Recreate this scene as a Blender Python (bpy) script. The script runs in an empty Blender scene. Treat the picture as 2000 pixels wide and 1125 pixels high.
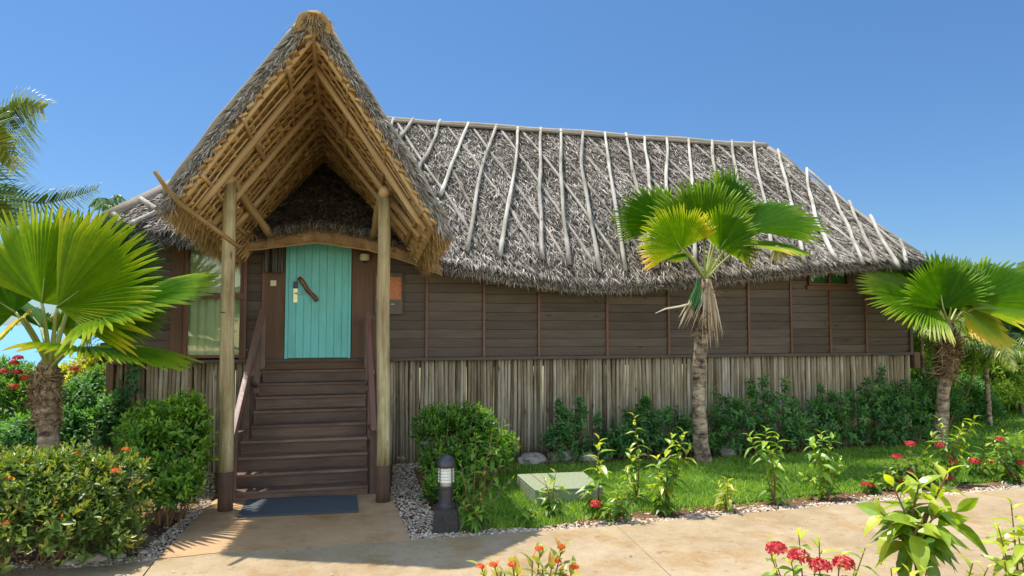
import bpy, math
import numpy as np
from mathutils import Vector, Euler
rad = math.radians
sc = bpy.context.scene
COL = sc.collection
rng = np.random.default_rng(7)

# ------------------------------------------------------------------ camera, sky, sun
YAW, PITCH, EYE = rad(13.6), rad(3.13), 2.13
FPX = 1333.0
cd = bpy.data.cameras.new('camera'); cam = bpy.data.objects.new('camera', cd); COL.objects.link(cam)
cd.sensor_width = 36; cd.lens = 36 * FPX / 2000; cd.clip_start = .05; cd.clip_end = 9000
cam.location = (0, 0, EYE); cam.rotation_euler = (rad(90) + PITCH, 0, -YAW)
sc.camera = cam

SUN_DIR = Vector((-.254, .255, 1)).normalized()
w = bpy.data.worlds.new('World'); sc.world = w; w.use_nodes = True
nt = w.node_tree; bg = nt.nodes['Background']
sky = nt.nodes.new('ShaderNodeTexSky'); sky.sky_type = 'NISHITA'; sky.sun_disc = False
sky.sun_elevation = math.asin(SUN_DIR.z); sky.sun_rotation = math.atan2(SUN_DIR.x, SUN_DIR.y)
sky.air_density = 1.0; sky.dust_density = .25; sky.ozone_density = 1.6
hs = nt.nodes.new('ShaderNodeGamma'); hs.inputs[1].default_value = 1.0
tc_ = nt.nodes.new('ShaderNodeTexCoord'); sx_ = nt.nodes.new('ShaderNodeSeparateXYZ'); nt.links.new(tc_.outputs['Generated'], sx_.inputs[0])
mr_ = nt.nodes.new('ShaderNodeMapRange'); mr_.inputs[1].default_value = 0; mr_.inputs[2].default_value = 1.0; nt.links.new(sx_.outputs[2], mr_.inputs[0])
cr_ = nt.nodes.new('ShaderNodeValToRGB'); cr_.color_ramp.elements[0].color = (.152, .21, .287, 1); cr_.color_ramp.elements[1].color = (.2, .30, .37, 1); cr_.color_ramp.elements[1].position = .58; e_ = cr_.color_ramp.elements.new(.85); e_.color = (1.7, 1.5, 1.3, 1); nt.links.new(mr_.outputs[0], cr_.inputs[0])
mx_ = nt.nodes.new('ShaderNodeMix'); mx_.data_type = 'RGBA'; mx_.blend_type = 'MULTIPLY'; mx_.inputs[0].default_value = 1
# sky half behind the camera brightened, an added fill for the shaded cottage front
mb_ = nt.nodes.new('ShaderNodeMapRange'); mb_.inputs[1].default_value = .15; mb_.inputs[2].default_value = -.5; nt.links.new(sx_.outputs[1], mb_.inputs[0])
mz_ = nt.nodes.new('ShaderNodeMix'); mz_.data_type = 'RGBA'; nt.links.new(mb_.outputs[0], mz_.inputs[0]); nt.links.new(cr_.outputs[0], mz_.inputs[6]); mz_.inputs[7].default_value = (1.4, 1.19, .95, 1)
nt.links.new(sky.outputs[0], mx_.inputs[6]); nt.links.new(mz_.outputs[2], mx_.inputs[7]); nt.links.new(mx_.outputs[2], bg.inputs[0]); bg.inputs[1].default_value = .15
sl = bpy.data.lights.new('sun', 'SUN'); so = bpy.data.objects.new('sun', sl); COL.objects.link(so)
sl.energy = 2.75; sl.angle = rad(.5); sl.color = (1, .95, .86)
so.rotation_euler = SUN_DIR.to_track_quat('Z', 'Y').to_euler()
sc.view_settings.view_transform = 'Standard'; sc.view_settings.look = 'None'
sc.view_settings.gamma = 1; sc.view_settings.exposure = 1.5

# ------------------------------------------------------------------ picking points in the place
_c = np.array([0, 0, EYE])
_fh = np.array([math.sin(YAW), math.cos(YAW), 0]); RT = np.array([math.cos(YAW), -math.sin(YAW), 0]); UP = np.array([0, 0, 1.])
_f = _fh * math.cos(PITCH) + UP * math.sin(PITCH); _u = UP * math.cos(PITCH) - _fh * math.sin(PITCH)
TOCAM = -_fh
def ray(px, py): return RT * (px - 1000) / FPX + _f + _u * (562.5 - py) / FPX
def U(px, py, u=None, v=None, z=None):
    d = ray(px, py)
    t = (u - _c[0]) / d[0] if u is not None else (v - _c[1]) / d[1] if v is not None else (z - _c[2]) / d[2]
    return _c + d * t
def PD(px, py, d): return _c + ray(px, py) * d
def depth(p): return float((np.asarray(p) - _c) @ _f)
def nrm(a):
    a = np.asarray(a, float)
    return a / np.maximum(np.linalg.norm(a, axis=-1, keepdims=True), 1e-9)

# ------------------------------------------------------------------ mesh collecting
class MB:
    def __init__(s): s.V = []; s.F = []; s.T = []; s.G = []; s.n = 0
    def add(s, V, F, t=.5, G=None):
        V = np.asarray(V, float).reshape(-1, 3); n = len(V)
        s.V.append(V)
        for f in (F if isinstance(F, list) else [F]):
            f = np.asarray(f, int)
            if f.ndim == 1: f = f[None]
            s.F.append(f + s.n)
        s.T.append(np.broadcast_to(np.asarray(t, float), (n,)))
        s.G.append(V if G is None else np.asarray(G, float)); s.n += n
    def box(s, c, size, R=None, axis=2, t=None, jit=0):
        c = np.asarray(c, float); h = np.asarray(size, float) / 2
        k = np.array([[x, y, z] for x in (-1, 1) for y in (-1, 1) for z in (-1, 1)]) * h
        if jit: k = k + rng.normal(0, jit, k.shape)
        g = k.copy()
        if axis != 2: g[:, [axis, 2]] = g[:, [2, axis]]
        g = g + rng.uniform(-20, 20, 3)
        W = k @ np.asarray(R).T if R is not None else k
        F = [[0, 1, 3, 2], [4, 6, 7, 5], [0, 4, 5, 1], [2, 3, 7, 6], [0, 2, 6, 4], [1, 5, 7, 3]]
        s.add(W + c, np.array(F), rng.uniform(0, 1) if t is None else t, g)
    def beam(s, a, b, wd, th, t=None, side=(0, 1, 0)):
        a = np.asarray(a, float); b = np.asarray(b, float); z = nrm(b - a); x = nrm(np.cross(side, z)); y = np.cross(z, x)
        s.box((a + b) / 2, (wd, th, np.linalg.norm(b - a)), np.stack([x, y, z], 1), 2, t)
    def tube(s, P, r, n=8, t=None, cap=True, rough=0, flat=1.0):
        P = np.asarray(P, float); m = len(P); r = np.broadcast_to(np.asarray(r, float), (m,))
        tg = nrm(np.gradient(P, axis=0)); ref = np.array([0, 0, 1.]) if abs(tg[0][2]) < .8 else np.array([0, 1., 0])
        x = nrm(np.cross(ref, tg)); y = np.cross(tg, x)
        a = np.arange(n) * 2 * math.pi / n
        rr = r[:, None] * (1 + rough * rng.normal(0, 1, (m, n)))
        V = P[:, None] + rr[..., None] * (np.cos(a)[None, :, None] * x[:, None] + flat * np.sin(a)[None, :, None] * y[:, None])
        L = np.concatenate([[0], np.cumsum(np.linalg.norm(np.diff(P, axis=0), axis=1))])
        G = np.stack([np.broadcast_to(np.cos(a), (m, n)) * r.mean(), np.broadcast_to(np.sin(a), (m, n)) * r.mean(), np.broadcast_to(L[:, None], (m, n))], -1) + rng.uniform(-20, 20, 3)
        i = np.arange(m - 1)[:, None] * n; j = np.arange(n)[None]; k = (j + 1) % n
        F = [np.stack([i + j, i + k, i + k + n, i + j + n], -1).reshape(-1, 4)]
        if cap: F += [np.arange(n)[::-1], np.arange(n) + (m - 1) * n]
        s.add(V.reshape(-1, 3), F, rng.uniform(0, 1) if t is None else t, G.reshape(-1, 3))
    def pole(s, a, b, r0, r1=None, n=8, t=None, wob=.01, seg=7, rough=.03):
        a = np.asarray(a, float); b = np.asarray(b, float); r1 = r0 if r1 is None else r1
        k = np.linspace(0, 1, seg)[:, None]; P = a + (b - a) * k
        ph = rng.uniform(0, 6, 3); am = rng.normal(0, wob, (2, 3))
        P = P + am[0] * np.sin(k * 3.1 + ph) + am[1] * .5 * np.sin(k * 8 + ph)
        s.tube(P, np.linspace(r0, r1, seg) * (1 + rng.normal(0, rough, seg)), n, t, True, rough * .4)
    def grid(s, P, t=.5, G=None, flip=False):
        P = np.asarray(P, float); a, b = P.shape[:2]
        i = np.arange(a - 1)[:, None] * b; j = np.arange(b - 1)[None]
        F = np.stack([i + j, i + j + 1, i + j + b + 1, i + j + b], -1).reshape(-1, 4)
        if flip: F = F[:, ::-1]
        s.add(P.reshape(-1, 3), F, t if np.ndim(t) == 0 else np.asarray(t).reshape(-1), None if G is None else np.asarray(G).reshape(-1, 3))
    def lathe(s, c, prof, n=24, t=.5):
        a = np.arange(n) * 2 * math.pi / n
        V = np.array([[c[0] + r * math.cos(q), c[1] + r * math.sin(q), c[2] + z] for r, z in prof for q in a])
        m = len(prof); i = np.arange(m - 1)[:, None] * n; j = np.arange(n)[None]; k = (j + 1) % n
        s.add(V, [np.stack([i + j, i + k, i + k + n, i + j + n], -1).reshape(-1, 4), np.arange(n)[::-1], np.arange(n) + (m - 1) * n], t)
    def poly(s, pts, z, th=0, t=.5):
        P = np.array([[p[0], p[1], z] for p in pts]); n = len(P)
        if not th: s.add(P, np.arange(n), t); return
        V = np.concatenate([P, P - [0, 0, th]]); j = np.arange(n); k = (j + 1) % n
        s.add(V, [j, (j + n)[::-1], np.stack([j, j + n, k + n, k], 1)], t)
    def build(s, name, mat, parent=None, smooth=False, bevel=0):
        me = bpy.data.meshes.new(name)
        V = np.concatenate(s.V)
        org = np.zeros(3) if parent is not None else np.array([(V[:, 0].min() + V[:, 0].max()) / 2, (V[:, 1].min() + V[:, 1].max()) / 2, V[:, 2].min()])
        V = V - org; me.vertices.add(len(V)); me.vertices.foreach_set('co', V.astype(np.float32).ravel())
        li = np.concatenate([f.ravel() for f in s.F]); lt = np.concatenate([np.full(len(f), f.shape[1]) for f in s.F])
        me.loops.add(len(li)); me.loops.foreach_set('vertex_index', li.astype(np.int32))
        ls = np.concatenate([[0], np.cumsum(lt)[:-1]])
        me.polygons.add(len(lt)); me.polygons.foreach_set('loop_start', ls.astype(np.int32))
        me.polygons.foreach_set('use_smooth', np.full(len(lt), smooth))
        a = me.attributes.new('tint', 'FLOAT', 'POINT'); a.data.foreach_set('value', np.concatenate(s.T).astype(np.float32))
        g = me.attributes.new('gc', 'FLOAT_VECTOR', 'POINT'); g.data.foreach_set('vector', np.concatenate(s.G).astype(np.float32).ravel())
        me.update(calc_edges=True); me.validate()
        me.materials.append(mat)
        o = bpy.data.objects.new(name, me); COL.objects.link(o)
        if parent is not None:
            o.parent = parent; o.location = -PW[parent.name]; PW[o.name] = Vector((0, 0, 0))
        else: o.location = org; PW[o.name] = Vector(org)
        if bevel:
            m = o.modifiers.new('bevel', 'BEVEL'); m.width = bevel; m.segments = 2; m.limit_method = 'ANGLE'
        return o
PW = {}
def tag(o, label=None, cat=None, group=None, kind=None):
    if label: o['label'] = label
    if cat: o['category'] = cat
    if group: o['group'] = group
    if kind: o['kind'] = kind
    return o
def empty(name, loc, label=None, cat=None, group=None):
    o = bpy.data.objects.new(name, None); COL.objects.link(o); o.location = loc; o.empty_display_size = .1
    PW[o.name] = Vector(loc)
    return tag(o, label, cat, group)

# ------------------------------------------------------------------ materials
def ramp(nt, stops):
    r = nt.nodes.new('ShaderNodeValToRGB'); e = r.color_ramp.elements
    while len(e) > len(stops): e.remove(e[-1])
    while len(e) < len(stops): e.new(.5)
    for k, (p, c) in zip(e, stops): k.position = p; k.color = (*c, 1)
    return r
def newmat(name):
    m = bpy.data.materials.new(name); m.use_nodes = True
    return m, m.node_tree, m.node_tree.nodes['Principled BSDF']
def attr(nt, n, out):
    a = nt.nodes.new('ShaderNodeAttribute'); a.attribute_name = n; return a.outputs[out]
def noise(nt, vec, scale, detail=4, rough=.6, vscale=None):
    if vscale:
        mp = nt.nodes.new('ShaderNodeMapping'); mp.inputs['Scale'].default_value = vscale; nt.links.new(vec, mp.inputs[0]); vec = mp.outputs[0]
    n = nt.nodes.new('ShaderNodeTexNoise'); n.inputs['Scale'].default_value = scale; n.inputs['Detail'].default_value = detail; n.inputs['Roughness'].default_value = rough
    nt.links.new(vec, n.inputs['Vector']); return n.outputs['Fac']
def mth(nt, op, a, b=None, clamp=False):
    m = nt.nodes.new('ShaderNodeMath'); m.operation = op; m.use_clamp = clamp
    for i, x in enumerate((a, b)):
        if x is None: continue
        if isinstance(x, (int, float)): m.inputs[i].default_value = x
        else: nt.links.new(x, m.inputs[i])
    return m.outputs[0]
def mixc(nt, mode, fac, a, b):
    m = nt.nodes.new('ShaderNodeMix'); m.data_type = 'RGBA'; m.blend_type = mode
    for i, x in ((0, fac), (6, a), (7, b)):
        if isinstance(x, (int, float)): m.inputs[i].default_value = x
        elif isinstance(x, tuple): m.inputs[i].default_value = (*x, 1)
        else: nt.links.new(x, m.inputs[i])
    return m.outputs[2]
def bump(nt, b, h, strength=.4, dist=.01):
    n = nt.nodes.new('ShaderNodeBump'); n.inputs['Strength'].default_value = strength; n.inputs['Distance'].default_value = dist
    nt.links.new(h, n.inputs['Height']); nt.links.new(n.outputs[0], b.inputs['Normal'])
def wood(name, stops, tintamt=.5, rough=.75, across=45, along=2.5, knots=True, spec=.3, stain=None):
    m, nt, b = newmat(name); gc = attr(nt, 'gc', 'Vector'); t = attr(nt, 'tint', 'Fac')
    g = noise(nt, gc, 1, 6, .65, (across, across, along)); g2 = noise(nt, gc, 1, 3, .6, (7, 7, 1.6))
    f = mth(nt, 'ADD', mth(nt, 'MULTIPLY', g, .6), mth(nt, 'MULTIPLY', g2, .4))
    f = mth(nt, 'ADD', f, mth(nt, 'MULTIPLY', mth(nt, 'SUBTRACT', t, .5), tintamt))
    r = ramp(nt, stops); nt.links.new(f, r.inputs[0]); c = r.outputs[0]
    if knots:
        v = nt.nodes.new('ShaderNodeTexVoronoi'); v.inputs['Scale'].default_value = 1
        mp = nt.nodes.new('ShaderNodeMapping'); mp.inputs['Scale'].default_value = (7, 7, 2.2); nt.links.new(gc, mp.inputs[0]); nt.links.new(mp.outputs[0], v.inputs['Vector'])
        k = ramp(nt, [(.05, (.25, .2, .16)), (.14, (1, 1, 1))]); nt.links.new(v.outputs['Distance'], k.inputs[0])
        c = mixc(nt, 'MULTIPLY', .8, c, k.outputs[0])
    if stain:
        s_ = noise(nt, gc, 1, 4, .7, (3, 3, 1.2)); k = ramp(nt, [(.45, (1, 1, 1)), (.62, stain)]); nt.links.new(s_, k.inputs[0]); c = mixc(nt, 'MULTIPLY', .8, c, k.outputs[0])
    nt.links.new(c, b.inputs['Base Color']); b.inputs['Roughness'].default_value = rough; b.inputs['Specular IOR Level'].default_value = spec
    bump(nt, b, g, .5, .006); return m
def leafm(name, stops, transl=.4, rough=.48, spec=.28, nscale=14):
    m, nt, b = newmat(name); t = attr(nt, 'tint', 'Fac'); gc = attr(nt, 'gc', 'Vector')
    n = noise(nt, gc, nscale, 3); f = mth(nt, 'ADD', t, mth(nt, 'MULTIPLY', mth(nt, 'SUBTRACT', n, .5), .25))
    r = ramp(nt, stops); nt.links.new(f, r.inputs[0]); nt.links.new(r.outputs[0], b.inputs['Base Color'])
    b.inputs['Roughness'].default_value = rough; b.inputs['Specular IOR Level'].default_value = spec
    tr = nt.nodes.new('ShaderNodeBsdfTranslucent'); tc = mixc(nt, 'MULTIPLY', 1.0, r.outputs[0], (1.75, 1.8, .3)); nt.links.new(tc, tr.inputs[0])
    mx = nt.nodes.new('ShaderNodeMixShader'); mx.inputs[0].default_value = transl
    nt.links.new(b.outputs[0], mx.inputs[1]); nt.links.new(tr.outputs[0], mx.inputs[2])
    nt.links.new(mx.outputs[0], nt.nodes['Material Output'].inputs[0]); return m
def plain(name, col, rough=.5, metal=0, nz=0, scale=20, bmp=0):
    m, nt, b = newmat(name); b.inputs['Roughness'].default_value = rough; b.inputs['Metallic'].default_value = metal
    gc = attr(nt, 'gc', 'Vector'); n = noise(nt, gc, scale, 5)
    r = ramp(nt, [(.3, tuple(x * (1 - nz) for x in col)), (.7, tuple(min(1, x * (1 + nz)) for x in col))]); nt.links.new(n, r.inputs[0]); nt.links.new(r.outputs[0], b.inputs['Base Color'])
    if bmp: bump(nt, b, n, bmp, .01)
    return m
M = {}
M['thatch'] = wood('grey_thatch', [(.05, (.037, .03, .023)), (.38, (.135, .114, .093)), (.66, (.3, .262, .22)), (.98, (.54, .49, .43))], 1.0, .85, 60, 8, False, .1)
M['thatch_base'] = wood('dark_thatch_underlayer', [(.2, (.05, .042, .036)), (.8, (.14, .12, .1))], .3, .95, 30, 5, False, .05)  # dark brown base thatch that shows between the lighter strands
M['tan_thatch'] = wood('tan_thatch', [(.05, (.13, .08, .03)), (.45, (.36, .23, .09)), (.95, (.6, .42, .2))], .9, .8, 60, 8, False, .15)
M['makuti'] = wood('folded_palm_leaf', [(.1, (.13, .07, .02)), (.45, (.36, .21, .07)), (.9, (.6, .39, .15))], .8, .75, 40, 5, False, .2)
M['rafter'] = wood('peeled_rafter_wood', [(.2, (.2, .12, .05)), (.5, (.42, .28, .135)), (.85, (.6, .44, .25))], .35, .6, 25, 1.5, True, .3)
M['silver_pole'] = wood('weathered_silver_pole', [(.2, (.13, .11, .085)), (.5, (.36, .335, .285)), (.8, (.56, .54, .475))], .4, .85, 40, 2.5, True, .15, (.55, .52, .46))
M['capmat'] = wood('grey_brown_ridge_matting', [(.15, (.13, .105, .08)), (.5, (.26, .225, .18)), (.85, (.38, .34, .28))], .4, .9, 50, 12, False, .1)
M['grey_pole'] = wood('grey_outer_pole', [(.2, (.12, .105, .08)), (.5, (.26, .235, .19)), (.8, (.4, .37, .31))], .4, .8, 40, 2.5, True, .2)
M['post'] = wood('greenish_weathered_post', [(.28, (.09, .06, .03)), (.42, (.29, .215, .115)), (.58, (.41, .345, .2)), (.8, (.52, .49, .34))], .1, .8, 26, .8, True, .2, (.6, .58, .42))
M['postfoot'] = wood('dark_post_foot', [(.25, (.05, .028, .018)), (.8, (.16, .09, .055))], .1, .8, 22, 1.5)
M['skirt'] = wood('skirt_poles', [(.15, (.1, .07, .045)), (.4, (.245, .185, .122)), (.6, (.37, .305, .22)), (.9, (.53, .48, .39))], .75, .85, 40, 2, True, .15, (.6, .58, .5))
M['siding'] = wood('dark_stained_siding', [(.15, (.038, .028, .023)), (.5, (.092, .068, .056)), (.85, (.16, .122, .1))], .5, .62, 60, 2, True, .35)
M['brown'] = wood('brown_frame_wood', [(.15, (.07, .035, .02)), (.5, (.125, .065, .036)), (.85, (.2, .1, .055))], .4, .6, 40, 2, False, .35)
M['red'] = wood('reddish_frame_wood', [(.15, (.075, .03, .018)), (.5, (.14, .056, .032)), (.85, (.22, .095, .055))], .4, .5, 40, 2, False, .4)
M['stair'] = wood('stained_stair_wood', [(.15, (.045, .024, .017)), (.5, (.125, .066, .045)), (.85, (.25, .15, .11))], .6, .5, 35, 1.6, False, .45, (.5, .5, .5))
M['rail'] = wood('handrail_wood', [(.15, (.09, .045, .035)), (.5, (.17, .085, .065)), (.85, (.26, .15, .12))], .4, .45, 40, 1.6, False, .5)
M['door'] = wood('turquoise_door_paint', [(.1, (.11, .45, .45)), (.5, (.16, .56, .55)), (.9, (.2, .62, .6))], .25, .5, 30, 1, False, .35, (.86, .84, .8))
M['branch'] = wood('polished_branch', [(.2, (.05, .02, .01)), (.5, (.15, .055, .025)), (.8, (.26, .11, .05))], .2, .35, 30, 3, True, .5)
M['mat'] = plain('doormat_rubber', (.05, .058, .068), .9, 0, .35, 160, .6)
M['sisal'] = wood('woven_palm_mat', [(.32, (.09, .05, .022)), (.5, (.28, .17, .08)), (.68, (.46, .31, .16))], .6, .85, 130, 40, False, .1)
M['brass'] = plain('satin_brass', (.62, .6, .36), .35, .5, .1)
M['black'] = plain('black_plastic', (.018, .018, .02), .4, 0, .2)
M['cream'] = plain('cream_plastic', (.62, .6, .42), .4, 0, .05)
M['chrome'] = plain('bright_metal', (.75, .75, .75), .25, 1, .05)
M['lampshade'] = wood('dark_coconut_bark', [(.3, (.008, .007, .006)), (.5, (.035, .03, .027)), (.72, (.17, .155, .14))], .5, .8, 70, 6, False, .2)
M['copper'] = plain('carved_orange_panel', (.42, .13, .04), .5, 0, .35, 60, .5)
M['signboard'] = plain('brown_board', (.09, .062, .045), .55, 0, .15, 12)
M['curtain'] = plain('pale_curtain', (.8, .8, .66), .8, 0, .05, 6)
M['greenbox'] = plain('green_painted_cover', (.19, .215, .125), .7, 0, .28, 30, .3)
M['greenrust'] = plain('rusty_lid_seam', (.22, .12, .06), .8, 0, .4, 60, .3)
M['bollard'] = plain('dark_bollard_plastic', (.035, .032, .036), .42, 0, .3, 9, .1)
M['bollard_base'] = plain('dark_bollard_block', (.03, .025, .022), .8, 0, .4, 25, .3)
M['rock'] = plain('coral_rock', (.3, .25, .21), .95, 0, .5, 12, 1)
M['stem'] = wood('plant_stem', [(.2, (.1, .05, .025)), (.8, (.26, .15, .07))], .4, .8, 30, 5, False)
M['greenstem'] = wood('green_stalk', [(.2, (.12, .16, .03)), (.5, (.27, .31, .08)), (.8, (.44, .45, .2))], .5, .45, 30, 2, False)
M['trunk'] = None
m, nt_, b = newmat('palm_trunk_bark'); gc = attr(nt_, 'gc', 'Vector')
n1 = noise(nt_, gc, 1, 5, .7, (6, 6, 16)); n2 = noise(nt_, gc, 1, 6, .7, (5, 5, 3.5))
f = mth(nt_, 'ADD', mth(nt_, 'MULTIPLY', n1, .55), mth(nt_, 'MULTIPLY', n2, .45)); r = ramp(nt_, [(.40, (.03, .02, .015)), (.46, (.13, .085, .055)), (.53, (.3, .215, .14)), (.62, (.46, .37, .27))]); nt_.links.new(f, r.inputs[0]); nt_.links.new(r.outputs[0], b.inputs['Base Color']); b.inputs['Roughness'].default_value = .9; bump(nt_, b, f, .9, .02); M['trunk'] = m
M['fibre'] = wood('palm_fibre', [(.1, (.04, .022, .012)), (.5, (.16, .095, .05)), (.9, (.38, .27, .16))], .9, .9, 60, 6, False, .1)
M['deadleaf'] = wood('dead_palm_leaf', [(.1, (.2, .13, .075)), (.5, (.42, .32, .21)), (.9, (.62, .54, .42))], .6, .8, 40, 3, False, .1)
M['fan'] = leafm('fan_palm_leaf', [(0, (.02, .065, .006)), (.35, (.055, .155, .006)), (.6, (.17, .28, .008)), (.82, (.38, .42, .015)), (1, (.6, .42, .04))], .45, .45, .3)
M['feather'] = leafm('feather_palm_leaf', [(0, (.02, .05, .012)), (.4, (.06, .13, .02)), (.7, (.22, .27, .05)), (1, (.5, .42, .14))], .35, .4, .5)
M['bush'] = leafm('shrub_leaf', [(0, (.015, .06, .01)), (.4, (.065, .165, .018)), (.7, (.17, .3, .025)), (1, (.36, .46, .05))], .38, .4, .45)
M['bluebush'] = leafm('dull_green_shrub_leaf', [(0, (.02, .06, .02)), (.5, (.06, .17, .045)), (1, (.18, .34, .08))], .35, .5, .3)
M['hedge'] = leafm('hedge_leaf', [(0, (.03, .05, .012)), (.4, (.08, .14, .022)), (.7, (.18, .24, .04)), (.88, (.4, .34, .06)), (1, (.5, .16, .04))], .32, .4, .45)
M['ixora'] = leafm('glossy_young_leaf', [(0, (.015, .05, .01)), (.4, (.06, .15, .015)), (.7, (.22, .32, .025)), (1, (.5, .5, .04))], .4, .33, .5)
M['croton'] = leafm('yellow_croton_leaf', [(0, (.1, .17, .02)), (.5, (.42, .42, .04)), (1, (.75, .6, .08))], .4, .4, .4)
M['grass'] = leafm('grass_blade', [(0, (.035, .11, .014)), (.5, (.14, .27, .03)), (1, (.38, .48, .09))], .35, .55, .25)
M['red_petal'] = leafm('red_petal', [(0, (.3, .012, .02)), (.6, (.52, .035, .05)), (1, (.66, .16, .14))], .25, .5, .2)
M['orange_petal'] = leafm('orange_petal', [(0, (.5, .05, .01)), (.6, (.75, .12, .03)), (1, (.8, .3, .1))], .25, .5, .2)

def glassmat(name, col, rough=.03):
    m, nt, b = newmat(name); g = nt.nodes.new('ShaderNodeBsdfGlossy'); g.inputs['Roughness'].default_value = rough; g.inputs[0].default_value = (1, 1, 1, 1)
    t = nt.nodes.new('ShaderNodeBsdfTransparent'); t.inputs[0].default_value = (*col, 1)
    f = nt.nodes.new('ShaderNodeFresnel'); f.inputs[0].default_value = 1.5; mx = nt.nodes.new('ShaderNodeMixShader')
    nt.links.new(mth(nt, 'MULTIPLY', f.outputs[0], 1.0, True), mx.inputs[0]); nt.links.new(t.outputs[0], mx.inputs[1]); nt.links.new(g.outputs[0], mx.inputs[2]); nt.links.new(mx.outputs[0], nt.nodes['Material Output'].inputs[0]); return m
M['glass'] = glassmat('window_glass', (.85, .9, .82))
M['greenglass'] = glassmat('green_glass', (.5, .66, .5))
M['lens'] = plain('frosted_lamp_lens', (.72, .62, .5), .3, 0, .05)
M['louvre'] = plain('pale_lamp_louvre', (.75, .7, .62), .35, 0, .05)

def groundmat(name, stops, s1, s2, bs=.3, rough=.9, extra=None, s3=60):
    m, nt, b = newmat(name); geo = nt.nodes.new('ShaderNodeNewGeometry').outputs['Position']
    a = noise(nt, geo, s1, 5, .6); c = noise(nt, geo, s2, 6, .7); d = noise(nt, geo, s3, 4, .7)
    f = mth(nt, 'ADD', mth(nt, 'ADD', mth(nt, 'MULTIPLY', a, .45), mth(nt, 'MULTIPLY', c, .35)), mth(nt, 'MULTIPLY', d, .2)); r = ramp(nt, stops); nt.links.new(f, r.inputs[0]); col = r.outputs[0]
    if extra:
        for sc_, lo, hi, cc in extra:
            e = noise(nt, geo, sc_, 5, .65); k = ramp(nt, [(lo, (1, 1, 1)), (hi, cc)]); nt.links.new(e, k.inputs[0]); col = mixc(nt, 'MULTIPLY', .85, col, k.outputs[0])
    nt.links.new(col, b.inputs['Base Color']); b.inputs['Roughness'].default_value = rough; b.inputs['Specular IOR Level'].default_value = .2; bump(nt, b, mth(nt, 'ADD', mth(nt, 'MULTIPLY', c, .5), d), bs, .015); return m
M['path'] = groundmat('tan_concrete', [(.3, (.22, .15, .08)), (.46, (.29, .215, .125)), (.6, (.345, .27, .17)), (.75, (.4, .33, .22))], .9, 6, .35, .85, [(2.2, .5, .66, (.88, .74, .56)), (38, .56, .7, (.68, .6, .52)), (.7, .52, .72, (.72, .66, .58)), (9, .6, .68, (.7, .62, .52)), (160, .6, .72, (.7, .66, .6))], 120)
M['pad'] = groundmat('orange_concrete', [(.3, (.29, .155, .07)), (.5, (.38, .235, .12)), (.72, (.44, .31, .18))], 1.1, 7, .3, .8, [(2.0, .5, .7, (.7, .6, .5)), (30, .55, .72, (.8, .7, .6))], 120)
M['soil'] = groundmat('red_brown_soil', [(.3, (.07, .035, .018)), (.5, (.16, .08, .042)), (.7, (.28, .16, .09))], 2, 14, .9, .95, None, 90)
M['sandy'] = groundmat('sandy_earth', [(.3, (.12, .13, .04)), (.6, (.25, .22, .11))], 1, 8, .6)
M['lawn'] = groundmat('lawn_soil', [(.3, (.02, .055, .01)), (.6, (.06, .13, .02))], 2, 12, .6)
M['gravel'] = plain('pebble_stone', (.5, .4, .3), .85, 0, .25, 20)
m, nt_, b = newmat('pebble_mix'); r = ramp(nt_, [(0, (.22, .13, .07)), (.35, (.36, .26, .17)), (.7, (.48, .38, .27)), (1, (.64, .56, .45))]); nt_.links.new(attr(nt_, 'tint', 'Fac'), r.inputs[0]); nt_.links.new(r.outputs[0], b.inputs['Base Color']); b.inputs['Roughness'].default_value = .8; M['gravel'] = m
m, nt_, b = newmat('sea_water'); geo = nt_.nodes.new('ShaderNodeNewGeometry').outputs['Position']; b.inputs['Base Color'].default_value = (.14, .34, .42, 1); b.inputs['Roughness'].default_value = .25; bump(nt_, b, noise(nt_, geo, .5, 5), .5, .3); M['sea'] = m

# ------------------------------------------------------------------ scatter tools
def leafgeo(nseg=2, wd=.35, fold=.35, droop=.25, p=.85, wav=0):
    y = np.linspace(0, 1, nseg + 1); wid = wd / 2 * np.sin(math.pi * np.clip(y, 0, 1) ** p); wid[0] = .01; wid[-1] = .004
    V = []
    for k, (a, b_) in enumerate(zip(y, wid)):
        z = -droop * a * a
        V += [(-b_, a, z + fold * b_ + wav * math.sin(k * 2.4)), (0, a, z), (b_, a, z + fold * b_ - wav * math.sin(k * 2.4))]
    V = np.array(V); V[:, 1] *= (1 - .35 * droop)
    F = []
    for i in range(nseg):
        o = 3 * i; F += [[o, o + 1, o + 4, o + 3], [o + 1, o + 2, o + 5, o + 4]]
    return V, np.array(F)
LEAF_S = (np.array([[0, 0, 0], [.2, .3, .06], [.15, .72, 0], [0, 1, -.1], [-.15, .72, 0], [-.2, .3, .06]]), np.array([[0, 1, 2, 3], [0, 3, 4, 5]]))
LEAF_M = leafgeo(3, .4, .35, .3); LEAF_L = leafgeo(5, .34, .4, .45, .9)
LEAF_N = leafgeo(3, .2, .35, .35); LEAF_SL = leafgeo(5, .33, .4, .55, .95)
BLADE = (np.array([[-.5, 0, 0], [.5, 0, 0], [.35, .55, .05], [-.35, .55, .05], [.05, 1, 0], [-.05, 1, 0]]), np.array([[0, 1, 2, 3], [3, 2, 4, 5]]))
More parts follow.
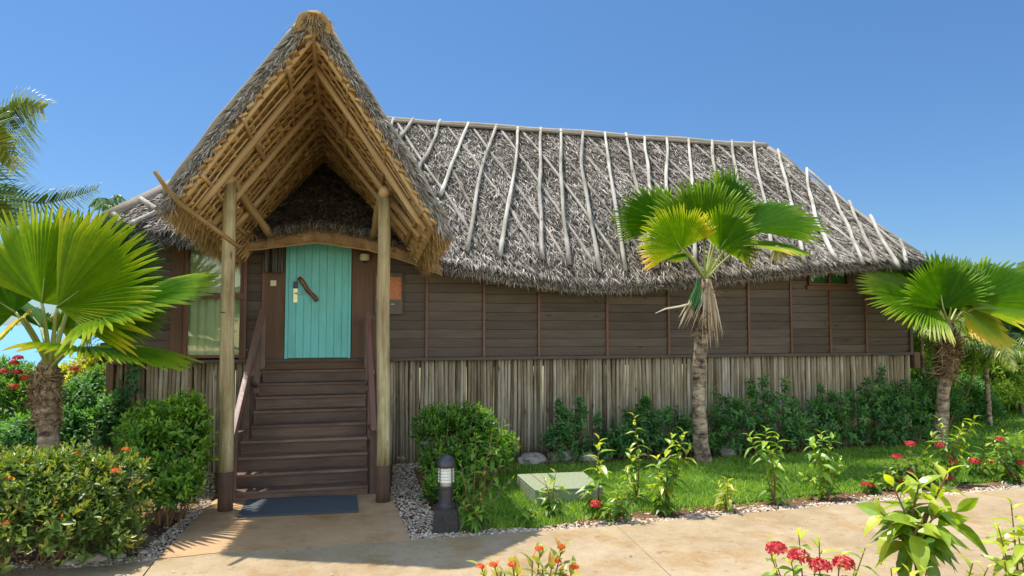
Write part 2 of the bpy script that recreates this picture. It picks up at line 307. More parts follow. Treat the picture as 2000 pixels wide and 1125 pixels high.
def scat(mb, geo, pos, yd, zd, L, tint, ws=1.0, tg=0.0, base_w=None):
    V, F = geo; N = len(pos)
    if N == 0: return
    Y = nrm(yd); X = nrm(np.cross(Y, zd)); Z = np.cross(X, Y)
    L = np.broadcast_to(np.asarray(L, float), (N,)); W = L * ws if base_w is None else np.broadcast_to(base_w, (N,))
    P = pos[:, None] + V[None, :, 0, None] * (X * W[:, None])[:, None] + V[None, :, 1, None] * (Y * L[:, None])[:, None] + V[None, :, 2, None] * (Z * L[:, None])[:, None]
    FF = F[None] + (np.arange(N) * len(V))[:, None, None]
    T = np.broadcast_to(np.asarray(tint, float), (N,))[:, None] + tg * V[None, :, 1]
    G = V[None] * L[:, None, None] + rng.uniform(-20, 20, (N, 1, 3)); G = G[..., [0, 2, 1]]
    mb.add(P.reshape(-1, 3), FF.reshape(-1, F.shape[1]), T.reshape(-1), G.reshape(-1, 3))
def shoots(mb, tips, dirs, n, slen, L, geo=LEAF_S, t0=.35, t1=.4, tn=.12, opp=False, el0=20, el1=80, tipsmall=.45, jit=.25):
    K = len(tips); dirs = nrm(dirs); rf = nrm(rng.normal(size=(K, 3))); A = nrm(np.cross(dirs, rf)); B = np.cross(dirs, A)
    sl = slen * rng.uniform(.6, 1.2, K); tc = rng.normal(0, tn, K)
    for j in range(n):
        s = j / max(1, n - 1)
        ph = (j // 2 * 90 + (j % 2) * 180 if opp else j * 137.5); ph = rad(ph) + rng.normal(0, .25, K)
        pr = np.cos(ph)[:, None] * A + np.sin(ph)[:, None] * B
        el = rad(el0 + (el1 - el0) * s ** .8) + rng.normal(0, .15, K)
        ld = dirs * np.cos(el)[:, None] + pr * np.sin(el)[:, None] + rng.normal(0, jit * .5, (K, 3))
        LL = L * (tipsmall + (1 - tipsmall) * min(1, s * 2.2)) * rng.uniform(.75, 1.2, K)
        scat(mb, geo, tips - dirs * (sl * s)[:, None], ld, dirs + rng.normal(0, jit, (K, 3)) + [0, 0, .3], LL, t0 + (t1) * (1 - s) + tc + rng.normal(0, .06, K))
def blobtips(blobs, K, base=None, surf=.75):
    bl = np.array([[*c, *r] for c, r in blobs], float); vol = bl[:, 3] * bl[:, 4] + bl[:, 4] * bl[:, 5]; idx = rng.choice(len(bl), K * 3, p=vol / vol.sum())
    d = nrm(rng.normal(size=(K * 3, 3))); d[:, 2] = np.where(d[:, 2] < -.35, -d[:, 2], d[:, 2])
    rr = np.where(rng.uniform(size=K * 3) < surf, rng.uniform(.88, 1.08, K * 3), rng.uniform(.45, .9, K * 3))
    c = bl[idx, :3]; r = bl[idx, 3:]; P = c + d * r * rr[:, None]
    ok = np.ones(K * 3, bool)
    for b_ in bl:
        q = np.sum(((P - b_[:3]) / b_[3:]) ** 2, axis=1); ok &= ~((q < .6) & (rr > .85))
    ok &= P[:, 2] > .03
    P = P[ok][:K]; n = nrm(d / r)[ok][:K]
    return P, n
def shrub(name, label, cat, blobs, K, n, L, mat, group=None, geo=LEAF_S, slen=.22, t0=.25, t1=.4, stems=10, up=.5, surf=.75, flowers=None, opp=False, tn=.12, noempty=False, sr=.008):
    c = np.array([b[0] for b in blobs]).mean(0); base = np.array([c[0], c[1], 0])
    root = empty(name, base, label, cat, group)
    P, nn = blobtips(blobs, K, surf=surf)
    mb = MB(); shoots(mb, P, nn + [0, 0, up] + rng.normal(0, .3, P.shape), n, slen, L, geo, t0, t1, tn, opp)
    mb.build('foliage', M[mat], root)
    if stems:
        ms = MB()
        for i in range(stems):
            p = P[rng.integers(len(P))]; b0 = base + np.array([*(rng.normal(0, .06, 2) + (p - base)[:2] * .35), 0]); md = (b0 + p) / 2 + [*rng.normal(0, .04, 2), .05]
            ms.tube(np.array([b0, md, p]), [sr * 1.3, sr, sr * .4], 5)
        ms.build('stems', M['stem'], root)
    if flowers:
        for q, fm, fr in flowers: flower(np.array(q), fr, fm, root)
    return root
def flower(c, r, mat, parent, n=46):
    mb = MB(); d = nrm(rng.normal(size=(n, 3))); d[:, 2] = abs(d[:, 2]) * .8 + .05; d = nrm(d)
    P = c + d * r * np.array([1, 1, .65]) * rng.uniform(.8, 1, (n, 1))
    for k in range(4):
        t_ = nrm(np.cross(d, nrm(rng.normal(size=(n, 3))) if k == 0 else t_)); 
        scat(mb, LEAF_S, P, t_ + d * .25, d, r * .42, rng.uniform(0, 1, n), 1.2)
    for k in range(n // 4): mb.tube(np.array([c - [0, 0, r * .3], P[k] - [0, 0, .005]]), r * .03, 4)
    return mb.build('flower_head', M[mat], parent)

# ================================================================== SETTING
def struct(name, mb, mat): return tag(mb.build(name, mat), kind='structure')
def G(px, py, z=0.0): return U(px, py, z=z)
# ground sheet, dropping to the beach in the distance
mb = MB(); xs = np.linspace(-160, 160, 41); ys = np.array([-40, 0, 10, 20, 30, 40, 46, 52, 60, 90, 200, 900])
zz = np.array([0, 0, 0, 0, -.05, -.1, -.3, -1.2, -2.2, -3, -5, -12]) - .02
mb.grid(np.stack([np.stack([xs, np.full_like(xs, y), np.full_like(xs, z)], -1) for y, z in zip(ys, zz)]), flip=True); struct('ground', mb, M['sandy'])
mb = MB(); mb.poly([(-4000, 44), (4000, 44), (4000, 7000), (-4000, 7000)], -1.0); struct('sea', mb, M['sea'])
# flower-bed soil
mb = MB(); mb.grid(np.array([[[x, y, -.008 + .012 * math.sin(x * 5 + y * 3) * math.cos(y * 7) + rng.normal(0, .006)] for x in np.linspace(-9, 14.5, 180)] for y in np.linspace(5.2, 11.0, 60)]), flip=True); struct('soil', mb, M['soil'])
mb = MB(); mb.grid(np.array([[[x, y, -.005 + rng.normal(0, .006)] for x in np.linspace(-6, 12, 80)] for y in np.linspace(1.0, 3.95, 16)]), flip=True); struct('near_soil', mb, M['soil'])

# path slabs and pad
bnd = [(-260, 1150), (0, 1121), (200, 1113), (302, 1101), (440, 1086), (802, 1061), (1000, 1047), (1070, 1041), (1205, 1032), (1400, 1013), (1700, 986), (2000, 958), (2300, 930)]
bp = [G(*p)[:2] for p in bnd]
def densify(P, k=5, j=.006):
    out = []
    for a, b_ in zip(P[:-1], P[1:]):
        for i in range(k): q = a + (b_ - a) * i / k; out.append(q + rng.normal(0, j, 2))
    out.append(P[-1]); return out
def slab(name, edge, near, mat, th=.08, z=.03):
    mb = MB(); pts = [tuple(p) for p in near] + [tuple(p) for p in densify(edge)][::-1]
    mb.poly(pts, z, th); return struct(name, mb, mat)
g = .005
slab('path', [bp[0], bp[1], bp[2], bp[3] - [g, 0]], [(bp[0][0], 3.95), (G(270, 1160)[0] - g, 3.95)], M['path'])
slab('path', [bp[3] + [g, 0], bp[4], bp[5], bp[6], bp[7], bp[8] - [g, 0]], [(G(270, 1160)[0] + g, 3.95), (G(1420, 1190)[0] - .25, 3.95)], M['path'])
slab('path', [bp[8] + [g, .004], bp[9], bp[10], bp[11], bp[12]], [(G(1420, 1190)[0] - .25 + 2 * g, 3.95), (bp[12][0] + 1, 3.95)], M['path'], z=.032)
padL = G(418, 983)[:2]; padR = G(761, 968)[:2]
mb = MB(); e1 = densify([bp[3] + [g, .02], bp[4] + [0, .02], bp[5] + [0, .02]], 6, .004); pp = [tuple(p) for p in e1] + [tuple(padR), (.42, 8.98), (-1.5, 8.98), tuple(padL)]
mb.poly(pp, .034, .08); struct('pad', mb, M['pad'])
mb = MB(); e2 = [p - [0, .03] for p in e1]; mb.poly([tuple(p) for p in e1] + [tuple(p) for p in e2[::-1]], .026, .02); struct('pad_joint', mb, M['gravel'])

def inpoly(P, poly):
    poly = np.asarray(poly); x, y = P[:, 0], P[:, 1]; ins = np.zeros(len(P), bool); j = len(poly) - 1
    for i in range(len(poly)):
        xi, yi = poly[i]; xj, yj = poly[j]
        ins ^= ((yi > y) != (yj > y)) & (x < (xj - xi) * (y - yi) / (yj - yi + 1e-12) + xi); j = i
    return ins
def sample(poly, n):
    poly = np.asarray(poly)[:, :2]; lo, hi = poly.min(0), poly.max(0); out = np.zeros((0, 2))
    while len(out) < n:
        P = rng.uniform(lo, hi, (n * 3, 2)); out = np.concatenate([out, P[inpoly(P, poly)]])
    return out[:n]
# pebbles
ph = (1 + 5 ** .5) / 2
ICO = nrm(np.array([[-1, ph, 0], [1, ph, 0], [-1, -ph, 0], [1, -ph, 0], [0, -1, ph], [0, 1, ph], [0, -1, -ph], [0, 1, -ph], [ph, 0, -1], [ph, 0, 1], [-ph, 0, -1], [-ph, 0, 1]]))
ICF = np.array([[0, 11, 5], [0, 5, 1], [0, 1, 7], [0, 7, 10], [0, 10, 11], [1, 5, 9], [5, 11, 4], [11, 10, 2], [10, 7, 6], [7, 1, 8], [3, 9, 4], [3, 4, 2], [3, 2, 6], [3, 6, 8], [3, 8, 9], [4, 9, 5], [2, 4, 11], [6, 2, 10], [8, 6, 7], [9, 8, 1]])
def stones(mb, P, size, z=.01):
    N = len(P); s = size * rng.uniform(.5, 1.35, (N, 1, 1)) * rng.uniform(.55, 1.1, (N, 1, 3)); a = rng.uniform(0, 6.28, N)
    V = ICO[None] * (1 + rng.normal(0, .14, (N, 12, 1))) * s * [1, 1, .65]
    x = V[..., 0] * np.cos(a)[:, None] - V[..., 1] * np.sin(a)[:, None]; y = V[..., 0] * np.sin(a)[:, None] + V[..., 1] * np.cos(a)[:, None]
    V = np.stack([x + P[:, 0:1], y + P[:, 1:2], V[..., 2] + z + rng.uniform(0, size * .7, (N, 1))], -1)
    T = np.repeat(rng.uniform(0, 1, N), 12)
    mb.add(V.reshape(-1, 3), (ICF[None] + (np.arange(N) * 12)[:, None, None]).reshape(-1, 3), T)
def gpoly(px): return [G(*p)[:2] for p in px]
mb = MB()
edgeR = [bp[5], bp[6], bp[7], bp[8], bp[9], bp[10], bp[11], bp[12]]
def band(edge, w0, n, size, jit=.05):
    P = []
    E = np.array(edge); L = np.linalg.norm(np.diff(E, axis=0), axis=1); c = np.concatenate([[0], np.cumsum(L)])
    t = rng.uniform(0, c[-1], n); k = np.clip(np.searchsorted(c, t) - 1, 0, len(L) - 1); q = E[k] + (E[k + 1] - E[k]) * ((t - c[k]) / L[k])[:, None]
    d = nrm(E[k + 1] - E[k]); nn = np.stack([-d[:, 1], d[:, 0]], 1); o = np.abs(rng.uniform(0, 1, n)) ** 1.3 * w0 * (1 + .35 * np.sin(t * 3.1) + .2 * np.sin(t * 7.7)) + rng.normal(0, jit * .2, n)
    stones(mb, q + nn * (o + .015)[:, None], size)
band(edgeR[0:3], .16, 900, .016); band(edgeR[2:], .2, 4200, .017); band([bp[1], bp[2], bp[3]], .17, 1000, .016)
band([padR, bp[5]], .05, 10, .01)
stones(mb, sample(gpoly([(764, 972), (768, 905), (800, 897), (812, 935), (842, 1000), (880, 1046), (802, 1060)]), 2300), .015)
stones(mb, sample(gpoly([(764, 905), (800, 893), (850, 893), (855, 912), (800, 918)]), 500), .02)
stones(mb, sample(gpoly([(302, 1100), (418, 983), (404, 975), (350, 1020), (262, 1092)]), 900), .014)
stones(mb, sample(gpoly([(380, 975), (415, 910), (420, 975), (400, 990)]), 260), .017)
tag(mb.build('gravel', M['gravel'], smooth=False), 'strips of small pale pebbles edging the concrete path and pad', 'gravel', kind='stuff')
# soil litter
mb = MB(); P = sample(gpoly([(250, 1085), (420, 900), (418, 975), (320, 1080)]), 260); P = np.concatenate([P, sample(gpoly([(800, 1040), (850, 920), (900, 1040), (880, 1045)]), 90), sample(gpoly([(950, 1036), (1900, 962), (1900, 950), (950, 1020)]), 260)])
P3 = np.column_stack([P, np.full(len(P), .012)]); scat(mb, LEAF_S, P3, np.column_stack([rng.normal(size=(len(P), 2)), rng.normal(0, .15, len(P))]), np.array([[0, 0, 1.]]) + rng.normal(0, .25, P3.shape), rng.uniform(.025, .06, len(P)), rng.uniform(0, 1, len(P)))
Pq = sample([(-4, 4.6), (9, 4.6), (9, 6.2), (1, 6.0), (-1.5, 6.6)], 34); scat(mb, LEAF_S, np.column_stack([Pq, np.full(34, .042)]), np.column_stack([rng.normal(size=(34, 2)), np.zeros(34)]), np.array([[0, 0, 1.]]) + rng.normal(0, .2, (34, 3)), rng.uniform(.02, .05, 34), rng.uniform(0, .8, 34))
tag(mb.build('leaf_litter', M['deadleaf']), 'dry fallen leaves scattered on the bare red soil', 'leaf litter', kind='stuff')

# lawn and grass
lawnpx = [(905, 1018), (960, 940), (1010, 912), (1180, 908), (1350, 903), (1600, 885), (1800, 868), (2150, 845), (2200, 925), (2000, 938), (1700, 962), (1400, 992), (1200, 1006), (1100, 1022), (1060, 1030), (960, 1033)]
lp = gpoly(lawnpx); far = [(10.6, 9.5), (13, 9.3), (22, 9), (24, 19), (10.6, 19)]
lpi = (np.array(lp) - np.mean(lp, 0)) * [.985, .9] + np.mean(lp, 0); mb = MB(); mb.poly([tuple(p) for p in lpi], .012, 0); struct('lawn', mb, M['lawn'])
mb = MB(); mb.poly(far, .018, 0); mb.poly([(-14, 8), (-5, 8.5), (-4.5, 20), (-16, 20)], .018); struct('far_lawn', mb, M['lawn'])
def grass(poly, n, L, wd, z=.015):
    P = sample(poly, n); cl = np.sin(P[:, 0] * 3.1 + 1) * np.cos(P[:, 1] * 4.3) * .5 + np.sin(P[:, 0] * 9 + P[:, 1] * 7) * .3
    P3 = np.column_stack([P, np.full(n, z)]); d = rng.normal(0, .75, (n, 3)); d[:, 2] = 1
    L = L * rng.uniform(.5, 1.3, n) * (1 + .3 * cl)
    scat(mb, BLADE, P3, d, rng.normal(size=(n, 3)), L, np.clip(.55 + .25 * cl + rng.normal(0, .22, n), 0, 1), base_w=wd)
mb = MB(); grass(lpi, 44000, .085, .0095); grass(lp, 9000, .075, .0095); [grass(np.array([[x + .17 * math.cos(a), y + .09 * math.sin(a)] for a in np.linspace(0, 6.2, 8)]), 55, .08, .009) for x, y in [q for P_ in [densify(np.array(lp), 6, .03)] for q in P_]]
inner = (np.array(lp) - np.mean(lp, 0)) * [1.03, 1.06] + np.mean(lp, 0); grass(inner, 2500, .07, .008)
grass([(10.6, 9.6), (20, 9.3), (20, 18), (10.6, 18)], 26000, .1, .016); grass([(-9, 8), (-5, 8.5), (-4.6, 16), (-12, 16)], 5000, .1, .016)
tag(mb.build('grass', M['grass']), 'short broad bladed lawn grass beside the cottage and path', 'grass', kind='stuff')

# ================================================================== COTTAGE
VW = 10.65; ZF = 1.63
cot = empty('thatched_cottage', (3.5, VW, 0), 'raised dark timber cottage with grey thatched roof, peaked porch and turquoise door', 'cottage')
def part(name, mb, mat, parent=None, **k): return mb.build(name, M[mat], parent or cot, **k)
# floor slab + walls
mb = MB()
for (a, b_, c, d) in [(-3.17, 10.22, VW + .06, 15.6)]:
    mb.box(((a + b_) / 2, (c + d) / 2, 1.53), (b_ - a, d - c, .12), t=.4)
part('floor', mb, 'siding')
pdU = (-1.2, .48)            # door surround span
win = (-2.27, -1.42)
batt = [U(x, 620, v=VW)[0] for x in (833, 945, 1052, 1185, 1305, 1461, 1544, 1620, 1690)]
def siding(mb, u0, u1, z0, z1, y, cut=None):
    z = z0; i = 0
    while z < z1:
        h = .142 + rng.normal(0, .004); a = rng.normal(0, .002)
        R = np.array(Euler((rad(11), 0, a * .3)).to_matrix())
        spans = [(u0, u1)]
        if cut and z + h > cut[2] and z < cut[3]:
            spans = [(u0, cut[0]), (cut[1], u1)]
            if z < cut[2] - .01: mb.box(((cut[0] + cut[1]) / 2, y + .002, (z + cut[2]) / 2), (cut[1] - cut[0] + .01, .022, cut[2] - z + .02), None, 0, .5)
        for (p, q) in spans:
            if q - p > .03: mb.box(((p + q) / 2, y + rng.normal(0, .0015), z + h / 2), (q - p - .004, .022, h - .004), R, 0, rng.uniform(.25, .8))
        z += h; i += 1
mb = MB(); edges = [pdU[1]] + batt + [10.2]
wz = U(1616, 556, v=VW)[2]; w0 = U(1578, 546, v=VW)[0]; w1 = U(1655, 546, v=VW)[0]
for a, b_ in zip(edges[:-1], edges[1:]):
    st = rng.uniform(0, .01)
    siding(mb, a, b_, ZF + st, 3.3 if a > 1 else 3.5, VW + .012, (w0, w1, wz - .02, 3.1) if b_ > w0 and a < w1 else None)
part('siding', mb, 'siding'); mb = MB(); siding(mb, -1.5, pdU[0], ZF, 3.45, VW + .012); part('siding', mb, 'siding'); mb = MB(); siding(mb, -3.15, win[0] - .18, ZF, 3.3, VW + .012); part('siding', mb, 'siding')
mb = MB()
for a_, b2, c_, d_ in [(-3.15, win[0] - .02, 1.6, 3.3), (win[1] + .01, w0 - .03, 1.6, 3.2), (w0 - .03, w1 + .03, 1.6, wz - .03), (w1 + .03, 10.2, 1.6, 3.2)]: mb.box(((a_ + b2) / 2, VW + .05, (c_ + d_) / 2), (b2 - a_, .01, d_ - c_), None, 0, .1)
part('wall_lining', mb, 'siding')
mb = MB()   # side and back walls, same boards seen end-on
for z in np.arange(ZF, 3.6, .145):
    for u in (10.2, -3.16): mb.box((u, 13.1, z + .07), (.024, 4.9, .15), None, 1)
    mb.box((3.5, 15.55, z + .07), (13.3, .024, .15), None, 0)
part('wall', mb, 'siding')
for x in batt:
    mb = MB(); mb.box((x, VW - .018, 2.45), (.04, .03, 1.64), None, 2, .55); part('batten', mb, 'red', bevel=.003)
mb = MB(); mb.box((pdU[0] + 1e-3, VW - .015, 2.5), (.035, .03, 1.75), None, 2, .6); part('batten', mb, 'red')
mb = MB(); mb.box((-1.47, VW - .015, 2.5), (.1, .04, 1.75), None, 2, .4); part('batten', mb, 'brown')
mb = MB(); mb.box((10.215, VW - .01, 2.5), (.06, .05, 1.75), None, 2, .4); part('corner_board', mb, 'siding')
# sill beam
mb = MB(); mb.box((3.5, VW - .035, ZF - .02), (13.42, .09, .05), None, 0, .3); part('sill_beam', mb, 'siding', bevel=.004)
mb = MB(); mb.box((10.31, VW + .1, 1.48), (.13, .3, .3), None, 1, .4); part('beam_end', mb, 'brown', bevel=.006)
# door surround panels
mb = MB()
mb.box((-1.04, VW - .005, 2.5), (.31, .04, 1.9), None, 2, .4); mb.box((.27, VW - .005, 2.5), (.40, .04, 1.9), None, 2, .45)
mb.box((-.41, VW - .01, 1.55), (1.7, .07, .19), None, 0, .3)
mb.box((-.41, VW - .005, 3.6), (1.7, .04, .3), None, 0, .3)
part('door_surround', mb, 'brown', bevel=.004)
# door
mb = MB(); dl, dr = -.885, .06; ws = [0, .045, .15, .26, .37, .48, .59, .70, .81, .905, .945]
for a, b_ in zip(ws[:-1], ws[1:]): mb.box((dl + (a + b_) / 2, VW - .035, 2.56), (b_ - a - .0035, .04, 1.82), None, 2, rng.uniform(.35, .65))
mb.box(((dl + dr) / 2, VW - .02, 2.56), (dr - dl, .03, 1.83), None, 2, .3)
mb.box((dl + .02, VW - .045, 2.555), (.04, .035, 1.835), None, 2, .5); mb.box((dr - .02, VW - .045, 2.555), (.04, .035, 1.835), None, 2, .5)
door = part('door', mb, 'door', bevel=.003); tag(door, 'turquoise plank door')
p = U(577, 577, v=VW - .065); mb = MB(); mb.box((p[0], VW - .066, p[2]), (.062, .014, .21), None, 2, .5); part('lock_plate', mb, 'brass', door, bevel=.003)
mb = MB(); mb.box((p[0], VW - .078, p[2] + .155), (.06, .04, .1), None, 2, .5); part('card_reader', mb, 'black', door, bevel=.008)
mb = MB(); hz = p[2] + .03; mb.tube(np.array([[p[0], VW - .07, hz], [p[0], VW - .11, hz]]), .01, 8); mb.tube(np.array([[p[0] - .005, VW - .112, hz], [p[0] + .04, VW - .115, hz], [p[0] + .1, VW - .112, hz - .003]]), [.011, .01, .009], 8); part('door_handle', mb, 'chrome', door, smooth=True)
a = U(584, 543, v=VW - .1); b_ = U(619, 588, v=VW - .1); mb = MB(); k = np.linspace(0, 1, 9)[:, None]
mb.tube(a + (b_ - a) * k + np.array([0, -1, 0]) * .015 * np.sin(k * 6) + np.array([1, 0, 1]) * .006 * np.sin(k * 9), np.array([.034, .036, .033, .031, .034, .03, .033, .037, .033]), 10, .5, True, .08)
part('branch_handle', mb, 'branch', door, smooth=True)

# window left of porch
win_o = tag(bpy.data.objects.new('window', None)); COL.objects.link(win_o); win_o.parent = cot; wl = Vector(((win[0] + win[1]) / 2, VW, 1.7)); win_o.location = wl - PW[cot.name]; PW['window'] = wl
def fr(name, mat, boxes, par, bev=.003):
    mb = MB()
    for c, s_, ax in boxes: mb.box(c, s_, None, ax, .5)
    return mb.build(name, M[mat], par, bevel=bev)
zb, zt = 1.66, 3.35
zm = U(410, 578, v=VW)[2]
fr('window_frame', 'red', [((win[0] + .025, VW - .03, (zb + zt) / 2), (.05, .07, zt - zb), 2), ((win[1] - .025, VW - .03, (zb + zt) / 2), (.05, .07, zt - zb), 2), (((win[0] + win[1]) / 2, VW - .03, zm), (win[1] - win[0] - .1, .065, .085), 0), (((win[0] + win[1]) / 2, VW - .03, zb + .02), (win[1] - win[0] - .1, .065, .04), 0), (((win[0] + win[1]) / 2, VW - .03, zt - .02), (win[1] - win[0] - .1, .065, .04), 0)], win_o)
for z0, z1 in ((zb + .04, zm - .0425), (zm + .0425, zt - .04)):
    mb = MB(); mb.box(((win[0] + win[1]) / 2, VW - .012, (z0 + z1) / 2), (win[1] - win[0] - .1, .005, z1 - z0)); mb.build('window_pane', M['glass'], win_o)
mb = MB(); uu = np.linspace(win[0] + .02, win[1] - .02, 60); zz = np.linspace(zb, zt, 12)
mb.grid(np.array([[[u_, VW + .075 + .018 * math.sin(u_ * 55 + .6 * math.sin(z_ * 2)) + .01 * math.sin(u_ * 23), z_] for u_ in uu] for z_ in zz])); mb.build('curtain', M['curtain'], win_o, smooth=True)
mb = MB(); mb.box((win[0] - .095, VW - .005, 2.5), (.17, .035, 1.75), None, 2, .5); part('shutter_panel', mb, 'brown', bevel=.003)
# small high window
sw = bpy.data.objects.new('small_window', None); COL.objects.link(sw); sw.parent = cot; wl = Vector(((w0 + w1) / 2, VW, wz)); sw.location = wl - PW[cot.name]; PW['small_window'] = wl
zt2 = wz + .22; um = (w0 + w1) / 2
fr('window_frame', 'brown', [((w0, VW - .03, (wz + zt2) / 2), (.045, .07, zt2 - wz + .04), 2), ((w1, VW - .03, (wz + zt2) / 2), (.045, .07, zt2 - wz + .04), 2), ((um, VW - .03, (wz + zt2) / 2), (.04, .065, zt2 - wz - .045), 2), ((um, VW - .03, wz), (w1 - w0 - .046, .07, .045), 0), ((um, VW - .02, wz - .065), (w1 - w0 + .1, .05, .08), 0), ((um, VW - .03, zt2), (w1 - w0 - .046, .07, .045), 0)], sw)
for a, b_ in ((w0 + .0225, um - .02), (um + .02, w1 - .0225)):
    mb = MB(); mb.box(((a + b_) / 2, VW - .012, (wz + zt2) / 2), (b_ - a, .005, zt2 - wz - .045)); mb.build('window_pane', M['greenglass'], sw)
    mb = MB(); mb.box(((a + b_) / 2, VW + .06, (wz + zt2) / 2), (b_ - a + .03, .01, zt2 - wz + .02)); mb.build('curtain', M['curtain'], sw)

# pole skirt under the floor
mb = MB(); u = -3.12
def skirtpole(mb, x, y, top=1.6, ax='u'):
    r0 = rng.uniform(.024, .033) * (1.0 if ax == 'u' else 1); ln = rng.normal(0, .008)
    lean = ln if ax == 'u' else 0
    P = np.array([[x + lean * k + .006 * math.sin(4 * k + x * 9), y + .004 * math.sin(5 * k + x * 3) + rng.normal(0, .002), k * (top + .02 + rng.normal(0, .004)) - .02 * (k == 0)] for k in np.linspace(0, 1, 5)])
    mb.tube(P, r0 * np.array([1.06, 1.02, 1, .97, .93]) + rng.normal(0, .001, 5), 8, np.clip(rng.normal(.48, .15) + (.12 if x > 6.5 else 0), 0, 1)); return r0
while u < 10.2:
    r0 = skirtpole(mb, u, VW + .03 + rng.normal(0, .006), 1.575); u += r0 * 1.93 + rng.uniform(-.003, .003) + (rng.uniform() < .03) * .008
part('pole_skirt', mb, 'skirt', smooth=True)
mb = MB()
for ue in (-3.17, 10.18):
    y = VW + .1
    while y < 15.5: r0 = skirtpole(mb, ue, y, 1.575, 'v'); y += r0 * 2.05
u = -3.1
while u < 10.1: r0 = skirtpole(mb, u, 15.5, 1.575); u += r0 * 2.6
part('side_skirt', mb, 'skirt', smooth=True)
mb = MB(); mb.box((-3.2, VW + .0, .8), (.09, .1, 1.6), None, 2, .3); part('corner_post', mb, 'brown')
mb = MB(); mb.pole((-3.19, VW + .03, 1.66), (-3.19, VW + .03, 3.3), .05); part('corner_post', mb, 'siding')

# ------------------------------------------------------------------ main thatched roof
UL, UR, VR, ZR, VE = -.9, 8.9, 13.13, 6.04, 9.95
_eu = np.array([-5, -3.9, -2.74, -2.5, -1.7, -1.1, -.42, .3, .8, 1.25, 2.0, 3.2, 4.05, 5.37, 6.3, 7.25, 8.25, 8.8, 11, 12])
_ez = np.array([3.45, 3.4, 3.27, 3.23, 3.16, 3.3, 3.44, 3.36, 3.12, 2.94, 2.82, 2.66, 2.64, 2.75, 2.86, 2.96, 3.05, 3.1, 3.2, 3.2])
def ze(u): return np.interp(u, _eu, _ez)
def outline(n_per=.25):
    L, R, rc, VB = -3.65, 10.6, 1.25, 16.3; pts = []
    for x in np.arange(L + rc, R - rc, n_per): pts.append((x, VE))
    for a in np.linspace(-90, 0, 7): pts.append((R - rc + rc * math.cos(rad(a)), VE + rc + rc * math.sin(rad(a))))
    for y in np.arange(VE + rc + .4, VB - rc, .5): pts.append((R, y))
    for a in np.linspace(0, 90, 5): pts.append((R - rc + rc * math.cos(rad(a)), VB - rc + rc * math.sin(rad(a))))
    for x in np.arange(R - rc - .5, L + rc, -.6): pts.append((x, VB))
    for a in np.linspace(90, 180, 5): pts.append((L + rc + rc * math.cos(rad(a)), VB - rc + rc * math.sin(rad(a))))
    for y in np.arange(VB - rc - .4, VE + rc, -.5): pts.append((L, y))
    for a in np.linspace(180, 270, 7): pts.append((L + rc + rc * math.cos(rad(a)), VE + rc + rc * math.sin(rad(a))))
    return np.array(pts)
OUT = outline(); NO = len(OUT)
EZ = np.where(OUT[:, 1] < 12, ze(OUT[:, 0]), 3.3) + .19
EP = np.column_stack([OUT, EZ])
RU = np.clip(OUT[:, 0], UL, UR); RP = np.column_stack([RU, np.full(NO, VR), np.full(NO, ZR)])
def roofpt(i, t):
    i = np.asarray(i, float); t = np.asarray(t, float); k = np.floor(i).astype(int) % NO; f_ = (i - np.floor(i))[..., None]
    E_ = EP[k] * (1 - f_) + EP[(k + 1) % NO] * f_; R_ = RP[k] * (1 - f_) + RP[(k + 1) % NO] * f_
    base = 3.2 + .19; T = t[..., None]
    P = E_ + (R_ - E_) * T
    plane = base + (ZR - base) * t; dev = (E_[..., 2] - base)
    P[..., 2] = plane + dev * (1 - t) ** 2.2 - .05 * np.sin(math.pi * t) + .015 * np.sin(P[..., 0] * 2.3 + t * 5) * np.sin(math.pi * t)
    return P
ts = np.linspace(0, 1, 15); I = np.arange(NO + 1)
Gd = roofpt(I[None, :] + 0 * ts[:, None], ts[:, None] + 0. * I[None, :])
mb = MB(); mb.grid(Gd, .5); 
Gi = Gd.copy(); Gi[..., 2] -= .2; Gi[0, :, 2] = Gd[0, :, 2] - .17; mb.grid(Gi, .3, flip=True)
mb.grid(np.stack([Gi[0], Gd[0]]), .4)
# thatch strands
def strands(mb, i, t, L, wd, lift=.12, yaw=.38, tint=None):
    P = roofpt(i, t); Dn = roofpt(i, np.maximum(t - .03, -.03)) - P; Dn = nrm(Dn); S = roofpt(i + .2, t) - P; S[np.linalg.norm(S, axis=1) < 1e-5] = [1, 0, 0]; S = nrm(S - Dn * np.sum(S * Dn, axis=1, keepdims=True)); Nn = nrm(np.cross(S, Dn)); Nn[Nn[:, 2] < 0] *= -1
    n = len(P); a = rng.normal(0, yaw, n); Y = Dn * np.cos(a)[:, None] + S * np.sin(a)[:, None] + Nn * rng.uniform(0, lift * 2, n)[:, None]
    tt = rng.beta(2, 1.7, n) + .13 * np.sin(P[:, 0] * 1.9 + 2 * np.sin(P[:, 2] * 1.7)) * np.sin(P[:, 2] * 4.1 + P[:, 0] * .8) - .1 * (((P[:, 2] * 4.2 + .25 * np.sin(P[:, 0] * 3)) % 1) < .22) - .28 * ((P[:, 0] > -1.7) & (P[:, 0] < 1.2) & (P[:, 1] < 12))  # last term: strands under the porch darkened, recess shade tinted in plus less weathered thatch
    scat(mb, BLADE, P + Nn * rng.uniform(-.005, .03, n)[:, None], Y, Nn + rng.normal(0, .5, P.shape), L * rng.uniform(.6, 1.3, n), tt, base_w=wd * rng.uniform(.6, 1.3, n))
nf = int(np.sum(OUT[:, 1] <= VE + 1e-6))
main = part('main_roof', mb, 'thatch_base')
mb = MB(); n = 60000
i = rng.uniform(-5, nf + 6, n) % NO; t = rng.uniform(0, 1, n) ** 1.1; lay = np.floor(t * 26) / 26 + rng.normal(0, .012, n); t = np.clip(np.where(rng.uniform(size=n) < .5, lay, t), 0, .985)
